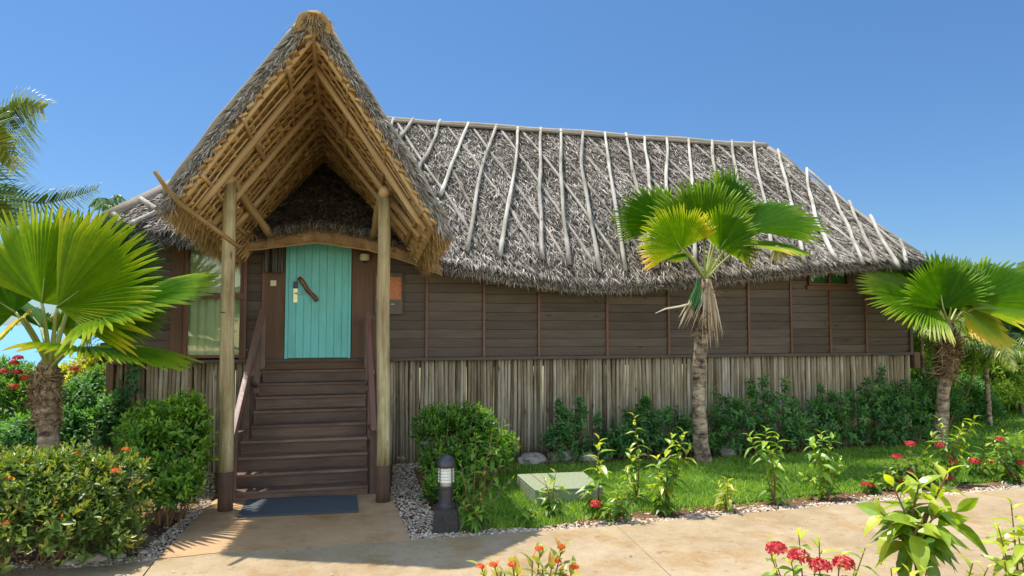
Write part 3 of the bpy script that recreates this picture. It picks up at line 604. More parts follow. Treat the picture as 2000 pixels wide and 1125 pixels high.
strands(mb, i, t, .165, .0165)
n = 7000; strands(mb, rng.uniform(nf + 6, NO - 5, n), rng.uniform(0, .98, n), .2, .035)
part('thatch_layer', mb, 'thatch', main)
mb = MB(); n = 15000; i = rng.uniform(-7, nf + 9, n) % NO; P = roofpt(i, np.zeros(n)); out_ = nrm((P - roofpt(i, np.full(n, .1))) * [1, 1, 0]); P[:, 2] -= rng.uniform(-.02, .14, n); P -= out_ * rng.uniform(0, .06, n)[:, None]
D = out_ * rng.uniform(.0, .9, (n, 1)) + [0, 0, -1] * rng.uniform(.5, 1, (n, 1)) + rng.normal(0, .3, (n, 3)); scat(mb, BLADE, P, D, out_, .12 * rng.uniform(.5, 1.4, n), rng.beta(2, 1.8, n) * .9, base_w=.014)
part('eave_fringe', mb, 'thatch', main)
# front-slope height for laying poles
def surfz(u, v):
    t = (v - VE) / (VR - VE); i = None
    base = 3.39; dev = ze(u) + .19 - base
    return base + (ZR - base) * t + dev * np.clip(1 - t, 0, 1) ** 2.2 - .05 * math.sin(math.pi * min(max(t, 0), 1))
def onroof(px, py, off=.06):
    lo, hi = 9.6, 14.0
    for _ in range(40):
        mid = (lo + hi) / 2; P = U(px, py, v=mid)
        if P[2] > surfz(P[0], mid) + off: lo = mid
        else: hi = mid
    return U(px, py, v=(lo + hi) / 2)
def roofpole(pxs, r0, r1, off=.06, name='roof_pole', t=None):
    K = [onroof(*p, off) for p in pxs]; a, b_ = K[0], K[-1]; n = 15; P = []
    for k in np.linspace(0, 1, n):
        q = a + (b_ - a) * k; q[2] = surfz(q[0], q[1]) + off; P.append(q)
    P = np.array(P)
    if len(K) > 2:
        m_ = K[1]; kk = np.linspace(0, 1, n)[:, None]; bend = m_ - (a + (b_ - a) * .5); P += bend * np.sin(kk * math.pi)
    kk = np.linspace(0, 1, n); ln_ = min(1, np.linalg.norm(b_ - a) / 3); P[:, 0] += ln_ * (rng.normal(0, .018) * np.sin(kk * 7 + rng.uniform(0, 6)) + rng.normal(0, .02) * np.sin(kk * 3.1) + rng.normal(0, .008) * np.sin(kk * 17 + rng.uniform(0, 6)))
    mb = MB(); mb.tube(P, np.linspace(r0, r1, n) * (1 + rng.normal(0, .09, n)), 8, rng.uniform(.2, .8) if t is None else t, True, .04); part(name, mb, 'silver_pole', main, smooth=True)
vert = [((768, 232), (742, 300)), ((808, 232), (782, 268)), ((862, 235), (818, 335)), ((915, 240), (861, 380)), ((968, 243), (938, 350), (909, 490)), ((1012, 250), (1000, 360), (976, 500)), ((1055, 250), (1055, 380), (1058, 506)), ((1096, 253), (1099, 380), (1112, 516)), ((1138, 256), (1140, 360), (1170, 531)), ((1181, 259), (1187, 345), (1221, 528)), ((1223, 261), (1280, 523)), ((1258, 268), (1268, 350), (1285, 522)), ((1301, 270), (1316, 512)), ((1345, 272), (1359, 517)), ((1389, 274), (1421, 509)), ((1432, 275), (1462, 512)), ((1473, 277), (1512, 507)), ((1519, 292), (1540, 380), (1572, 512)), ((1576, 329), (1595, 420), (1637, 508)), ((1621, 364), (1686, 515)), ((1658, 393), (1714, 513)), ((1698, 420), (1754, 521)), ((1759, 468), (1771, 513))]
diag_bot = {0: (938, 490), 1: (973, 500), 2: (1056, 506), 3: (1108, 514), 4: (1166, 527), 5: (1218, 524), 6: (1275, 522), 7: (1313, 511), 8: (1356, 516), 9: (1418, 509), 10: (1459, 512), 11: (1508, 507), 12: (1568, 512), 13: (1630, 508), 14: (1680, 514), 15: (1712, 512), 16: (1750, 520), 17: (1772, 512), 18: (1785, 505)}
for k, q in diag_bot.items():
    a = vert[k][0]; roofpole([(a[0] + 3, a[1] + 3), q], .025, .029, .045, t=rng.uniform(.0, .45))
for q in vert: roofpole(list(q), .029, .036, .1)
for q in [((274, 388), (306, 410)), ((306, 414), (256, 438)), ((222, 418), (238, 436))]: roofpole(list(q), .035, .04, .07)
# ridge and hip cap
hipR = roofpt(np.full(10, nf + 1.), np.linspace(.97, .02, 10)); hipL = roofpt(np.full(10, NO - 4.), np.linspace(.97, .02, 10))
rg = np.array([[u, VR, ZR + .03 + .012 * math.sin(u * 3)] for u in np.linspace(UR + .05, UL, 30)])
mb = MB(); mb.tube(rg, .085 * (1 + .05 * rng.normal(size=30)), 10, .5, True, .02, .8); mb.pole((UL, VR - .12, ZR - .02), (UR - .3, VR - .1, ZR - .03), .035, .03, seg=20); part('ridge_cap', mb, 'capmat', main, smooth=True)
for h, r_ in ((hipR, .075), (hipL, .19)):
    mb = MB(); h = h + [0, 0, .05]; mb.tube(h, r_ * (1 + .06 * rng.normal(size=10)) * np.linspace(1, .6, 10), 10, .35, True, .03, .7); part('hip_cap', mb, 'capmat', main, smooth=True)
# pole along the underside of the eave
mb = MB(); P = np.array([[u, VE + .1, ze(u) - .005 + .03] for u in np.linspace(2.4, 9.6, 26)]); P[:, 1] += .03 * np.sin(P[:, 0] * 1.3); mb.tube(P, .03, 8, .6, True, .03); part('eave_pole', mb, 'rafter', main, smooth=True)
# woven mat edging over the door
mb = MB(); Gm = []
for u in np.linspace(-1.6, 1.35, 40):
    zt_ = np.interp(u, [-1.6, -1.1, -.42, .3, .9, 1.35], [3.21, 3.34, 3.47, 3.38, 3.2, 3.02]); th = np.interp(u, [-1.6, -1.15, -.42, .4, 1.35], [.07, .14, .17, .17, .15])
    Gm.append([[u, VE - .02 - .04 * math.sin(math.pi * k) + .006 * rng.normal(), zt_ - th * k] for k in np.linspace(0, 1, 6)])
Gm = np.array(Gm); gc_ = np.stack([Gm[..., 0], Gm[..., 1], Gm[..., 2] + .12 * np.abs(((Gm[..., 0] * 8) % 1) - .5)], -1); mb.grid(Gm, .5, gc_)
Gb = Gm.copy(); Gb[..., 1] += .05; mb.grid(Gb, .4, flip=True); mb.tube(Gm[:, -1] + [0, .02, 0], .016, 6, .7, True, .1); mb.tube(Gm[:, 0] + [0, .02, 0], .016, 6, .4, True, .1)
n = 1500; kk = rng.integers(0, 40, n); P = Gm[kk, 0] + rng.normal(0, .02, (n, 3)); scat(mb, BLADE, P, np.array([[0, -.3, .5]]) + rng.normal(0, .6, (n, 3)), rng.normal(size=(n, 3)), .06, rng.uniform(0, .6, n), base_w=.006)
part('woven_edging', mb, 'sisal', main)

# ------------------------------------------------------------------ peaked porch roof
A0 = np.array([-.38, 7.4, 5.44]); A1 = np.array([-.42, 12.2, 5.02])
SL = {'L': (np.array([-1.86, 7.68, 3.40]), np.array([-1.52, 10.0, 3.02])), 'R': (np.array([1.10, 7.68, 3.22]), np.array([1.13, 10.0, 3.02]))}
proot = part('porch_roof', (lambda mb: (mb.tube(np.array([A0 + [0, -.02, -.2], A1 + [0, 0, -.2]]), .05, 8), mb)[1])(MB()), 'rafter', smooth=True)
def slope_pt(sd, s, t, off=0):
    s = np.asarray(s, float)[..., None]; t = np.asarray(t, float)[..., None]; E0, E1 = SL[sd]; sg = -1 if sd == 'L' else 1
    top = A0 + (A1 - A0) * t; bot = E0 + (E1 - E0) * t; P = top + (bot - top) * s
    Nn = nrm(np.cross(E0 - A0, A1 - A0)) * (1 if sd == 'L' else -1); Nn = Nn if Nn[2] > 0 else -Nn
    P = P + Nn * (.03 * np.sin(math.pi * s)) + Nn * off
    return P
TH = .09
for sd in 'LR':
    ss, tt = np.meshgrid(np.linspace(0, 1, 14), np.linspace(0, 1, 12), indexing='ij')
    O = slope_pt(sd, ss, tt, 0); Ii = slope_pt(sd, ss, tt, -TH); Ii[0, :, 0] = O[0, :, 0]; Ii[0, :, 2] = O[0, :, 2] - TH * 1.5
    mb = MB(); fl = sd == 'L'; mb.grid(O, .3, flip=fl); mb.grid(Ii, .3, flip=not fl)
    mb.grid(np.stack([O[:, 0], Ii[:, 0]]), .3); mb.grid(np.stack([O[-1], Ii[-1]]), .3); mb.grid(np.stack([O[:, -1], Ii[:, -1]]), .3)
    part('porch_thatch', mb, 'tan_thatch', proot)
    # outer strands
    mb = MB(); n = 9000; s_ = rng.uniform(0, 1, n); t_ = rng.uniform(-.01, 1, n); P = slope_pt(sd, s_, t_, .01); Dn = nrm(slope_pt(sd, s_ + .02, t_, .01) - P); S = nrm(A1 - A0); Nn = nrm(np.cross(Dn, S)); Nn = np.where(Nn[:, 2:3] < 0, -Nn, Nn)
    a = rng.normal(0, .4, n); scat(mb, BLADE, P, Dn * np.cos(a)[:, None] + S * np.sin(a)[:, None] + Nn * rng.uniform(0, .2, n)[:, None], Nn + rng.normal(0, .4, P.shape), .16 * rng.uniform(.6, 1.3, n), rng.beta(2, 2, n) * .8, base_w=.017)
    # front rim strands
    n = 6500; s_ = rng.uniform(0, 1, n); o_ = rng.uniform(-TH * .8, .02, n); P = slope_pt(sd, s_, 0 * s_, 0) + Nn[0] * o_[:, None]; Dn = nrm(slope_pt(sd, s_ + .02, 0 * s_) - slope_pt(sd, s_, 0 * s_))
    Y = Dn * rng.uniform(.5, 1.2, (n, 1)) + np.array([0, -1, 0]) * rng.uniform(.0, .55, (n, 1)) + [0, 0, -.25] + rng.normal(0, .22, (n, 3)); P[:, 1] += rng.uniform(-.02, .06, n)
    scat(mb, BLADE, P, Y, np.array([[0, -1, 0]]) + rng.normal(0, .5, P.shape), .125 * rng.uniform(.5, 1.4, n), np.clip(rng.beta(2.2, 1.8, n), 0, 1), base_w=.013)
    part('porch_thatch_strands', mb, 'thatch', proot)
    # drooping eave brush
    mb = MB(); n = 5200; t_ = rng.uniform(0, 1, n); o_ = rng.uniform(-TH, 0.02, n); P = slope_pt(sd, np.full(n, .96) + rng.uniform(-.03, .03, n), t_) + Nn[0] * o_[:, None]; Dn = nrm(SL[sd][0] - A0)
    Y = Dn * rng.uniform(.6, 1, (n, 1)) + [0, 0, -.3] + rng.normal(0, .16, (n, 3)); scat(mb, BLADE, P, Y, Nn[0] + rng.normal(0, .5, P.shape), .2 * rng.uniform(.55, 1.25, n), rng.beta(2, 2, n), base_w=.011)
    part('porch_eave_brush', mb, 'tan_thatch', proot)
    # underside: rods with rows of folded palm leaf
    mb = MB(); rows = 21
    for k in range(rows):
        t0_ = (k + .6) / rows; sv = np.linspace(.03, .96, 60) + rng.normal(0, .002, 60)
        rod = slope_pt(sd, np.linspace(.03, .97, 12), np.full(12, t0_), -TH - .035); mb.tube(rod + rng.normal(0, .003, rod.shape), .013, 6, rng.uniform(.2, .7))
    part('lath', mb, 'rafter', proot, smooth=True)
    mb = MB()
    for k in range(rows):
        t0_ = (k + .1) / rows; m_ = 20; sv = (np.arange(m_) + .5) / m_ * .94 + .02 + rng.normal(0, .003, m_)
        for s1 in sv:
            c = slope_pt(sd, s1, t0_ + rng.normal(0, .001), -TH - .012); yv = nrm(slope_pt(sd, s1 + .02, t0_) - slope_pt(sd, s1 - .02, t0_)); zv = -Nn[0]; zv = nrm(zv + yv * .55 + rng.normal(0, .12, 3)); yv = nrm(yv - zv * np.dot(yv, zv)); xv = np.cross(yv, zv)
            mb.box(c, (.1, .1 * rng.uniform(.8, 1.1), .03), np.stack([xv, yv, zv], 1), 1, np.clip(rng.normal(.5, .25), 0, 1), .003)
    part('folded_leaf_lining', mb, 'makuti', proot)
    # rake batten at the rim
    mb = MB(); rk = slope_pt(sd, np.linspace(.03, .95, 14), np.full(14, .02), -TH - .03); mb.tube(rk, .03, 8, .8, True, .05); part('rake_batten', mb, 'rafter', proot, smooth=True)
# rafters: image-picked ends on vertical planes
def rpole(p, q, r0, r1, name='rafter', mat='rafter', wob=.012):
    mb = MB(); mb.pole(U(p[0], p[1], v=p[2]), U(q[0], q[1], v=q[2]), r0, r1, 10, rng.uniform(.3, .7), wob, 9, .05); return part(name, mb, mat, proot, smooth=True)
for t_, s1, r_, dz in [(.14, .93, .038, .0), (.36, .93, .036, .0), (.55, .86, .033, .0)]:
    for sd in 'LR':
        a = slope_pt(sd, -.03 if sd == 'L' else .02, t_, -TH - .055); b_ = slope_pt(sd, s1, t_ + (.0 if sd == 'L' else -.01), -TH - .06); mb = MB(); mb.pole(a, b_, r_, r_ * 1.12, 10, rng.uniform(.3, .7), .012, 9, .05); part('rafter', mb, 'rafter', proot, smooth=True)
for sd, s1 in [('L', .25), ('L', .53), ('L', .82), ('R', .3), ('R', .58), ('R', .86)]:
    mb = MB(); mb.pole(slope_pt(sd, s1, -.01, -TH - .05), slope_pt(sd, s1 + .02, .56 if s1 < .8 else .8, -TH - .05), .022, .025, 8, rng.uniform(.2, .6), .02, 9, .07); part('purlin', mb, 'rafter', proot, smooth=True)
rpole((452, 345, 8.42), (524, 458, 9.75), .055, .05, 'brace'); rpole((747, 372, 8.4), (727, 466, 9.75), .05, .045, 'brace')
mb = MB(); P = np.array([U(x, y, v=v) for x, y, v in [(302, 334, 7.45), (322, 364, 7.5), (350, 396, 7.6), (389, 425, 7.7), (433, 457, 7.85), (470, 485, 8.0)]]); mb.tube(P, [.022, .024, .027, .027, .026, .024], 8, .2, True, .06); part('crooked_branch', mb, 'tan_thatch', proot, smooth=True)
mb = MB(); P = np.array([U(x, y, v=v) for x, y, v in [(757, 446, 7.9), (800, 470, 7.7), (838, 440, 7.6)]])
# outer rake poles and ends
def opole(sd, s0, s1, t, r_, off=.05, ext=0):
    mb = MB(); P = slope_pt(sd, np.linspace(s0, s1, 9), np.full(9, t), off); P += rng.normal(0, .008, P.shape); mb.tube(P, np.linspace(r_, r_ * .85, 9) * (1 + rng.normal(0, .05, 9)), 8, rng.uniform(0, .5), True, .02); part('outer_pole', mb, 'grey_pole', proot, smooth=True)
opole('L', .03, .97, .0, .045, .045); opole('R', .03, .95, .01, .045, .045); opole('L', .0, .9, .45, .04); opole('R', .0, .97, .5, .04); opole('R', .0, .6, .8, .04)
# apex cap
mb = MB(); n = 14
for k in range(9):
    y = A0[1] - .03 + k * .12; a = np.linspace(rad(-25), rad(205), n); r_ = .15 * (1 + .07 * rng.normal())
    P = np.stack([A0[0] + 1.02 * r_ * np.cos(a) * 1.0, np.full(n, y), A0[2] - .15 + (A1 - A0)[2] / 4.8 * k * .12 + r_ * np.sin(a)], 1); mb.tube(P, .035, 7, rng.uniform(.2, .7), True, .12)
n = 500; a = rng.uniform(rad(-50), rad(230), n); P = np.stack([A0[0] + .17 * np.cos(a), A0[1] - .05 + rng.uniform(0, .9, n), A0[2] - .15 + .17 * np.sin(a)], 1); tg = np.stack([-np.sin(a) * np.sign(np.cos(a)) * -1, rng.normal(0, .4, n), -np.abs(np.cos(a))], 1); scat(mb, BLADE, P, tg * [-1, 1, 1] + rng.normal(0, .3, P.shape), rng.normal(size=P.shape), .13, rng.uniform(0, .8, n), base_w=.011)
n = 420; P = A0 + np.stack([rng.normal(0, .06, n), rng.uniform(-.05, .05, n), rng.uniform(-.14, .0, n)], 1); Y = np.stack([(P[:, 0] - A0[0]) * 8, rng.uniform(-.5, 0, n), -np.ones(n)], 1); scat(mb, BLADE, P, Y, rng.normal(size=P.shape), .15 * rng.uniform(.5, 1.3, n), rng.uniform(.1, .8, n), base_w=.01)
part('apex_cap', mb, 'tan_thatch', proot)
# posts
for (px, py, tx, ty, v, zt_) in [(436, 1003, 448, 352, 8.42, 3.80), (749, 985, 750, 372, 8.4, 3.72)]:
    b0 = np.array([U(px, py, z=.03)[0], v, .03]); t0_ = np.array([U(tx, ty, v=v)[0], v, zt_])
    mb = MB(); n = 15; k = np.linspace(0, 1, n)[:, None]; P = b0 + (t0_ - b0) * (.115 + .885 * k); P[:, 0] += .006 * np.sin(k[:, 0] * 9); mb.tube(P, np.linspace(.082, .074, n) * (1 + rng.normal(0, .018, n)), 16, .5, True, .012); pst = part('porch_post', mb, 'post', smooth=True)
    mb = MB(); P = b0 + (t0_ - b0) * np.linspace(0, .117, 4)[:, None]; mb.tube(P, [.085, .0835, .084, .083], 16, .5, True, .01); part('post_foot', mb, 'postfoot', pst, smooth=True)
    mb = MB(); mb.tube(np.array([t0_ + [0, -.1, .0], t0_ + [0, 0, .05], t0_ + [.0, .12, .06]]), [.06, .065, .06], 10); part('post_head', mb, 'rafter', pst, smooth=True)
mb = MB(); q = U(440, 610, v=8.33); mb.tube(np.array([q + [-.05, -.02, 0], q + [.0, -.03, 0]]), .006, 6); part('hook', mb, 'black', pst)

# ------------------------------------------------------------------ staircase
st = bpy.data.objects.new('staircase', None); COL.objects.link(st); st.parent = cot; wl = Vector((-.48, 8.85, .03)); st.location = wl - PW[cot.name]; PW['staircase'] = wl
NT = 9; nz = [.150 + (1.485 - .150) / 8 * k for k in range(NT)]; nv = [8.76 + .2 * k for k in range(NT)]
for k in range(NT):
    ul, ur = (-1.30, .285) if k < 4 else ((-1.2, .28) if k < 8 else (-1.16, .3))
    mb = MB(); dep = .255 if k < 8 else .30; mb.box(((ul + ur) / 2, nv[k] + dep / 2, nz[k] - .018), (ur - ul, dep, .036), None, 0, rng.uniform(.45, .9)); mb.build('tread', M['stair'], st, bevel=.006)
    z0 = (nz[k - 1] if k else .034); z1 = nz[k] - .037
    mb = MB(); mb.box(((ul + ur) / 2, nv[k] + .045, (z0 + z1) / 2), (ur - ul - .01, .022, z1 - z0), None, 0, rng.uniform(.2, .6)); mb.build('riser', M['stair'], st)
for ux in (-1.325, .315):
    mb = MB(); mb.beam((ux, 8.9, .0), (ux, 10.55, 1.38), .045, .28, .4, (1, 0, 0)); mb.build('stringer', M['stair'], st)
mb = MB(); mb.box((-.44, 10.45, 1.56), (1.5, .2, .1), None, 0, .2)
for side, ux in (('l', -1.335), ('r', .33)):
    ub = U(459, 700, v=8.8)[0] if side == 'l' else U(731, 700, v=8.8)[0]; ut = U(512, 612, v=10.3)[0] if side == 'l' else U(718, 614, v=10.3)[0]
    pb = np.array([ub, 8.72, .80]) if side == 'l' else np.array([ub, 8.72, .80]); ptp = np.array([ut, 10.32, 2.32])
    mb = MB(); mb.beam(pb - (ptp - pb) * .0, ptp, .085 if side == 'l' else .075, .05, .6, (0, 0, 1)); R_ = None
    mb = MB(); z = nrm(ptp - pb); x = nrm(np.cross([0, 0, 1.], z)); y = np.cross(z, x); c = (pb + ptp) / 2; mb.box(c, (.07, .11, np.linalg.norm(ptp - pb)), np.stack([x, y, z], 1), 2, .6); mb.build('handrail', M['rail'], st, bevel=.008)
    for kk, (vv, zb_) in enumerate([(8.82, .03), (9.45, .6), (10.05, 1.2), (10.5, 1.5)]):
        f_ = (vv - pb[1]) / (ptp - pb)[1]; f_ = min(f_, .97); p = pb + (ptp - pb) * f_; ui = p[0] + (.0 if side == 'l' else -.0)
        mb = MB(); mb.box((ui, vv, (zb_ + p[2] - .03) / 2), (.075, .075, p[2] - .03 - zb_), None, 2, rng.uniform(.2, .7)); mb.build('newel_post', M['stair'], st, bevel=.006)
    for (v0, v1) in [(8.86, 9.42), (9.49, 10.02)]:
        f0 = (v0 - pb[1]) / 1.6; a = np.array([ub + (ut - ub) * f0, v0, pb[2] + (ptp - pb)[2] * f0 - .12]); b_ = np.array([ub + (ut - ub) * ((v1 - pb[1]) / 1.6), v1, .17 + (v1 - 8.76) * .84 + .06])
        mb = MB(); mb.beam(a, b_, .035, .06, .4, (1, 0, 0)); mb.build('rail_brace', M['stair'], st)

# ================================================================== THINGS ON AND ROUND THE COTTAGE
a, b_, c, d = [G(*p, .036)[:2] for p in ((463, 1011), (700, 1001), (697, 970), (485, 975))]
mb = MB(); mb.poly([tuple(a), tuple(b_), tuple(c), tuple(d)], .056, .02); tag(mb.build('doormat', M['mat'], bevel=.004), 'flat dark blue grey doormat at the foot of the stairs', 'doormat')
p = U(535, 507, v=VW - .08); rt = empty('wall_lamp', (p[0], VW - .03, p[2] - .17), 'black bark textured square wall lamp left of the turquoise door', 'wall lamp')
mb = MB(); W_ = .27
for k in range(36):
    x = p[0] - W_ / 2 + W_ * (k + .5) / 36; mb.pole((x, VW - .13 + rng.normal(0, .004), p[2] - .19 + rng.normal(0, .006)), (x, VW - .13, p[2] + .17 + rng.normal(0, .006)), .0065, .0065, 5, None, .001, 4)
mb.box((p[0], VW - .09, p[2] - .01), (W_, .06, .35), None, 2, .1); mb.build('lamp_shade', M['lampshade'], rt)
mb = MB(); mb.box((p[0], VW - .04, p[2] - .01), (.14, .03, .2)); mb.build('backplate', M['black'], rt)
p = U(534, 553, v=VW - .03); rt = empty('light_switch', (p[0], VW - .025, p[2] - .04), 'small square cream switch plate on the brown panel beside the door', 'switch')
mb = MB(); mb.box((p[0], VW - .031, p[2]), (.082, .01, .082)); mb.build('switch_plate', M['cream'], rt, bevel=.002)
mb = MB(); mb.box((p[0], VW - .038, p[2]), (.045, .008, .045)); mb.build('rocker', M['cream'], rt, bevel=.002)
p = U(712, 503, v=VW - .1); rt = empty('wall_light', (p[0], VW - .1, p[2] - .06), 'round cream drum light fixed under the woven mat right of the door', 'wall light')
mb = MB(); mb.lathe((p[0], VW - .1, p[2]), [(.045, .055), (.07, .05), (.074, .012), (.069, .008), (.069, .0), (.074, -.004), (.07, -.035), (.045, -.05)], 24); mb.box((p[0], VW - .045, p[2] + .02), (.06, .05, .05)); mb.build('housing', M['cream'], rt, smooth=False)
mb = MB(); mb.lathe((p[0], VW - .1, p[2] - .05), [(.034, .0), (.03, -.02), (.01, -.028)], 20); mb.build('lens_cover', M['black'], rt, smooth=True)
a = U(732, 532, v=VW - .06); b_ = U(786, 614, v=VW - .06); cx, cz = (a[0] + b_[0]) / 2, (a[2] + b_[2]) / 2; bw, bh = b_[0] - a[0], a[2] - b_[2]
rt = empty('letter_board', (cx, VW - .03, b_[2]), 'brown wall box with an orange carved panel behind the right porch post', 'wall box')
mb = MB(); mb.box((cx, VW - .055, cz), (bw, .06, bh)); mb.build('board', M['signboard'], rt, bevel=.005)
pt = U(760, 541, v=VW - .09)[2]; pb_ = U(760, 585, v=VW - .09)[2]; x0 = U(735, 560, v=VW - .09)[0]; x1 = U(783, 560, v=VW - .09)[0]
mb = MB(); mb.box(((x0 + x1) / 2, VW - .09, (pt + pb_) / 2), (x1 - x0 - .03, .012, pt - pb_ - .03)); pn = mb.build('carved_panel', M['copper'], rt)
mb = MB()
for c_, s_ in (((x0 + .008, (pt + pb_) / 2), (.016, pt - pb_)), ((x1 - .008, (pt + pb_) / 2), (.016, pt - pb_)), (((x0 + x1) / 2, pt - .008), (x1 - x0 - .034, .016)), (((x0 + x1) / 2, pb_ + .008), (x1 - x0 - .034, .016))): mb.box((c_[0], VW - .094, c_[1]), (s_[0], .022, s_[1]))
mb.build('panel_trim', M['copper'], pn)
p = U(767, 594, v=VW - .1); mb = MB(); mb.tube(np.array([[p[0] - .05, VW - .11, p[2]], [p[0] + .035, VW - .11, p[2]]]), .008, 8); mb.tube(np.array([[p[0] - .03, VW - .085, p[2]], [p[0] - .03, VW - .11, p[2]]]), .006, 6); mb.build('handle', M['chrome'], rt, smooth=True)

# bollard light
bb = G(873, 1042); bx, by = bb[0], bb[1] + .08; rt = empty('bollard_light', (bx, by, 0), 'dark domed bollard light with pale louvres standing in the pebble edge', 'bollard light')
R14 = np.array(Euler((0, 0, -rad(10))).to_matrix())
mb = MB(); c = .14
V = []
for z, hw in ((-.02, .148), (.235, .13), (.262, .12), (.275, .1)):
    V += [np.array([sx * hw, sy * hw, z]) for sx, sy in ((-1, -1), (1, -1), (1, 1), (-1, 1))]
V = np.array(V) @ R14.T + [bx, by, 0]; F = []
for i in range(3):
    for j in range(4): F.append([i * 4 + j, i * 4 + (j + 1) % 4, i * 4 + 4 + (j + 1) % 4, i * 4 + 4 + j])
F.append([12, 13, 14, 15]); mb.add(V, np.array(F)); mb.build('base_block', M['bollard_base'], rt, bevel=.006)
mb = MB(); mb.lathe((bx, by, 0), [(.115, .27), (.118, .295), (.1, .31), (.088, .325), (.084, .33), (.084, .49), (.096, .495), (.098, .51), (.09, .52)], 28); 
for q in range(4):
    a = rad(45 + 90 * q - 10); mb.lathe((bx + .1 * math.cos(a), by + .1 * math.sin(a), .29), [(.014, 0), (.014, .016), (.008, .02)], 8)
mb.build('lamp_column', M['bollard'], rt)
mb = MB(); mb.lathe((bx, by, 0), [(.07, .52), (.07, .735)], 24); mb.build('lamp_core', M['lens'], rt, smooth=True)
mb = MB()
for k in range(5): mb.lathe((bx, by, .57 + k * .034), [(.072, .0), (.093, .0), (.08, .024), (.072, .024)], 28)
mb.build('louvres', M['louvre'], rt)
for q in range(4): a = rad(35 + 90 * q); mb = MB(); mb.tube(np.array([[bx + .093 * math.cos(a), by + .093 * math.sin(a), .515], [bx + .093 * math.cos(a), by + .093 * math.sin(a), .745]]), .006, 6); mb.build('lamp_bar', M['bollard'], rt)
mb = MB(); mb.lathe((bx, by, 0), [(.104, .732), (.106, .75), (.104, .775), (.098, .8), (.085, .828), (.065, .85), (.04, .864), (.015, .87), (.001, .871)], 28); mb.build('dome_cap', M['bollard'], rt, smooth=True); rt.scale = (.93, .93, .9)

# green cover box in the grass
q0 = G(1046, 990); q0 = q0[:2]; ht = .2; fl = U(1045, 957, z=ht)[:2]; fr_ = U(1178, 951, z=ht)[:2]; bl = U(1009, 926, z=ht)[:2]; br = U(1139, 921, z=ht)[:2]
rt = empty('cover_box', (*((fl + br) / 2), 0), 'low pale green concrete cover box sunk in the grass', 'cover box')
mb = MB(); mb.poly([tuple(fl), tuple(fr_), tuple(br), tuple(bl)], ht - .03, ht + .0); mb.build('box_body', M['greenbox'], rt, bevel=.006)
mb = MB(); mb.poly([tuple(fl), tuple(fr_), tuple(br), tuple(bl)], ht, .028); mb.build('box_lid', M['greenbox'], rt, bevel=.008)
mb = MB(); s0 = fl * .78 + fr_ * .22; s1 = bl * .8 + br * .2; mb.beam((*(s0 + [0, .02]), ht + .002), (*(s1 - [0, .02]), ht + .002), .012, .008, .5, (0, 0, 1)); mb.build('lid_seam', M['greenrust'], rt)

# rocks
def rock(px, py, w_, h_, dd, label, grp='coral rocks along the foot of the cottage', z=0):
    p = G(px, py); bm_V = []; import bmesh
    bm = bmesh.new(); bmesh.ops.create_icosphere(bm, subdivisions=3, radius=1)
    V = np.array([v.co[:] for v in bm.verts]); F = np.array([[v.index for v in f.verts] for f in bm.faces]); bm.free()
    s_ = rng.uniform(0, 9, 3); nn = sum(np.sin(V @ rng.normal(0, f, 3) + s_[0]) * a for f, a in ((2, .13), (5, .08), (11, .06), (20, .04)))
    V = V * (1 + nn[:, None]) * [w_ / 2, dd / 2, h_ / 2] + [p[0], p[1], h_ * .38]
    mb = MB(); mb.add(V, F); return tag(mb.build('rock', M['rock']), label, 'rock', grp)
rock(1040, 908, .42, .2, .3, 'coral rock under the skirt behind the green cover box')
rock(1098, 906, .45, .24, .3, 'wide coral rock right of the one behind the green cover box')
rock(1150, 902, .3, .18, .25, 'dull coral rock at the skirt between two low shrubs')
rock(1175, 898, .3, .15, .25, 'small coral rock half hidden by the low shrubs left of the middle palm')
rock(1420, 890, .35, .2, .3, 'coral rock just right of the middle palm trunk')
rock(1640, 868, .5, .3, .35, 'big pale coral rock in the dark shrubs near the cottage corner')
rock(1690, 866, .35, .25, .3, 'coral rock right of the big pale one in the dark shrubs')
rock(785, 905, .3, .2, .25, 'coral rock behind the right porch post')
rock(178, 1100, .24, .1, .14, 'long white edging rock in front of the low hedge', 'white rocks edging the hedge bed')
rock(142, 1106, .13, .07, .1, 'small white edging rock left of the long one', 'white rocks edging the hedge bed')
rock(282, 1083, .12, .06, .09, 'white edging rock at the hedge corner', 'white rocks edging the hedge bed')
rock(235, 1092, .1, .05, .08, 'smallest white edging rock right of the long one', 'white rocks edging the hedge bed')
rock(20, 1112, .12, .06, .1, 'pale edging rock at the left edge of the photo', 'white rocks edging the hedge bed')

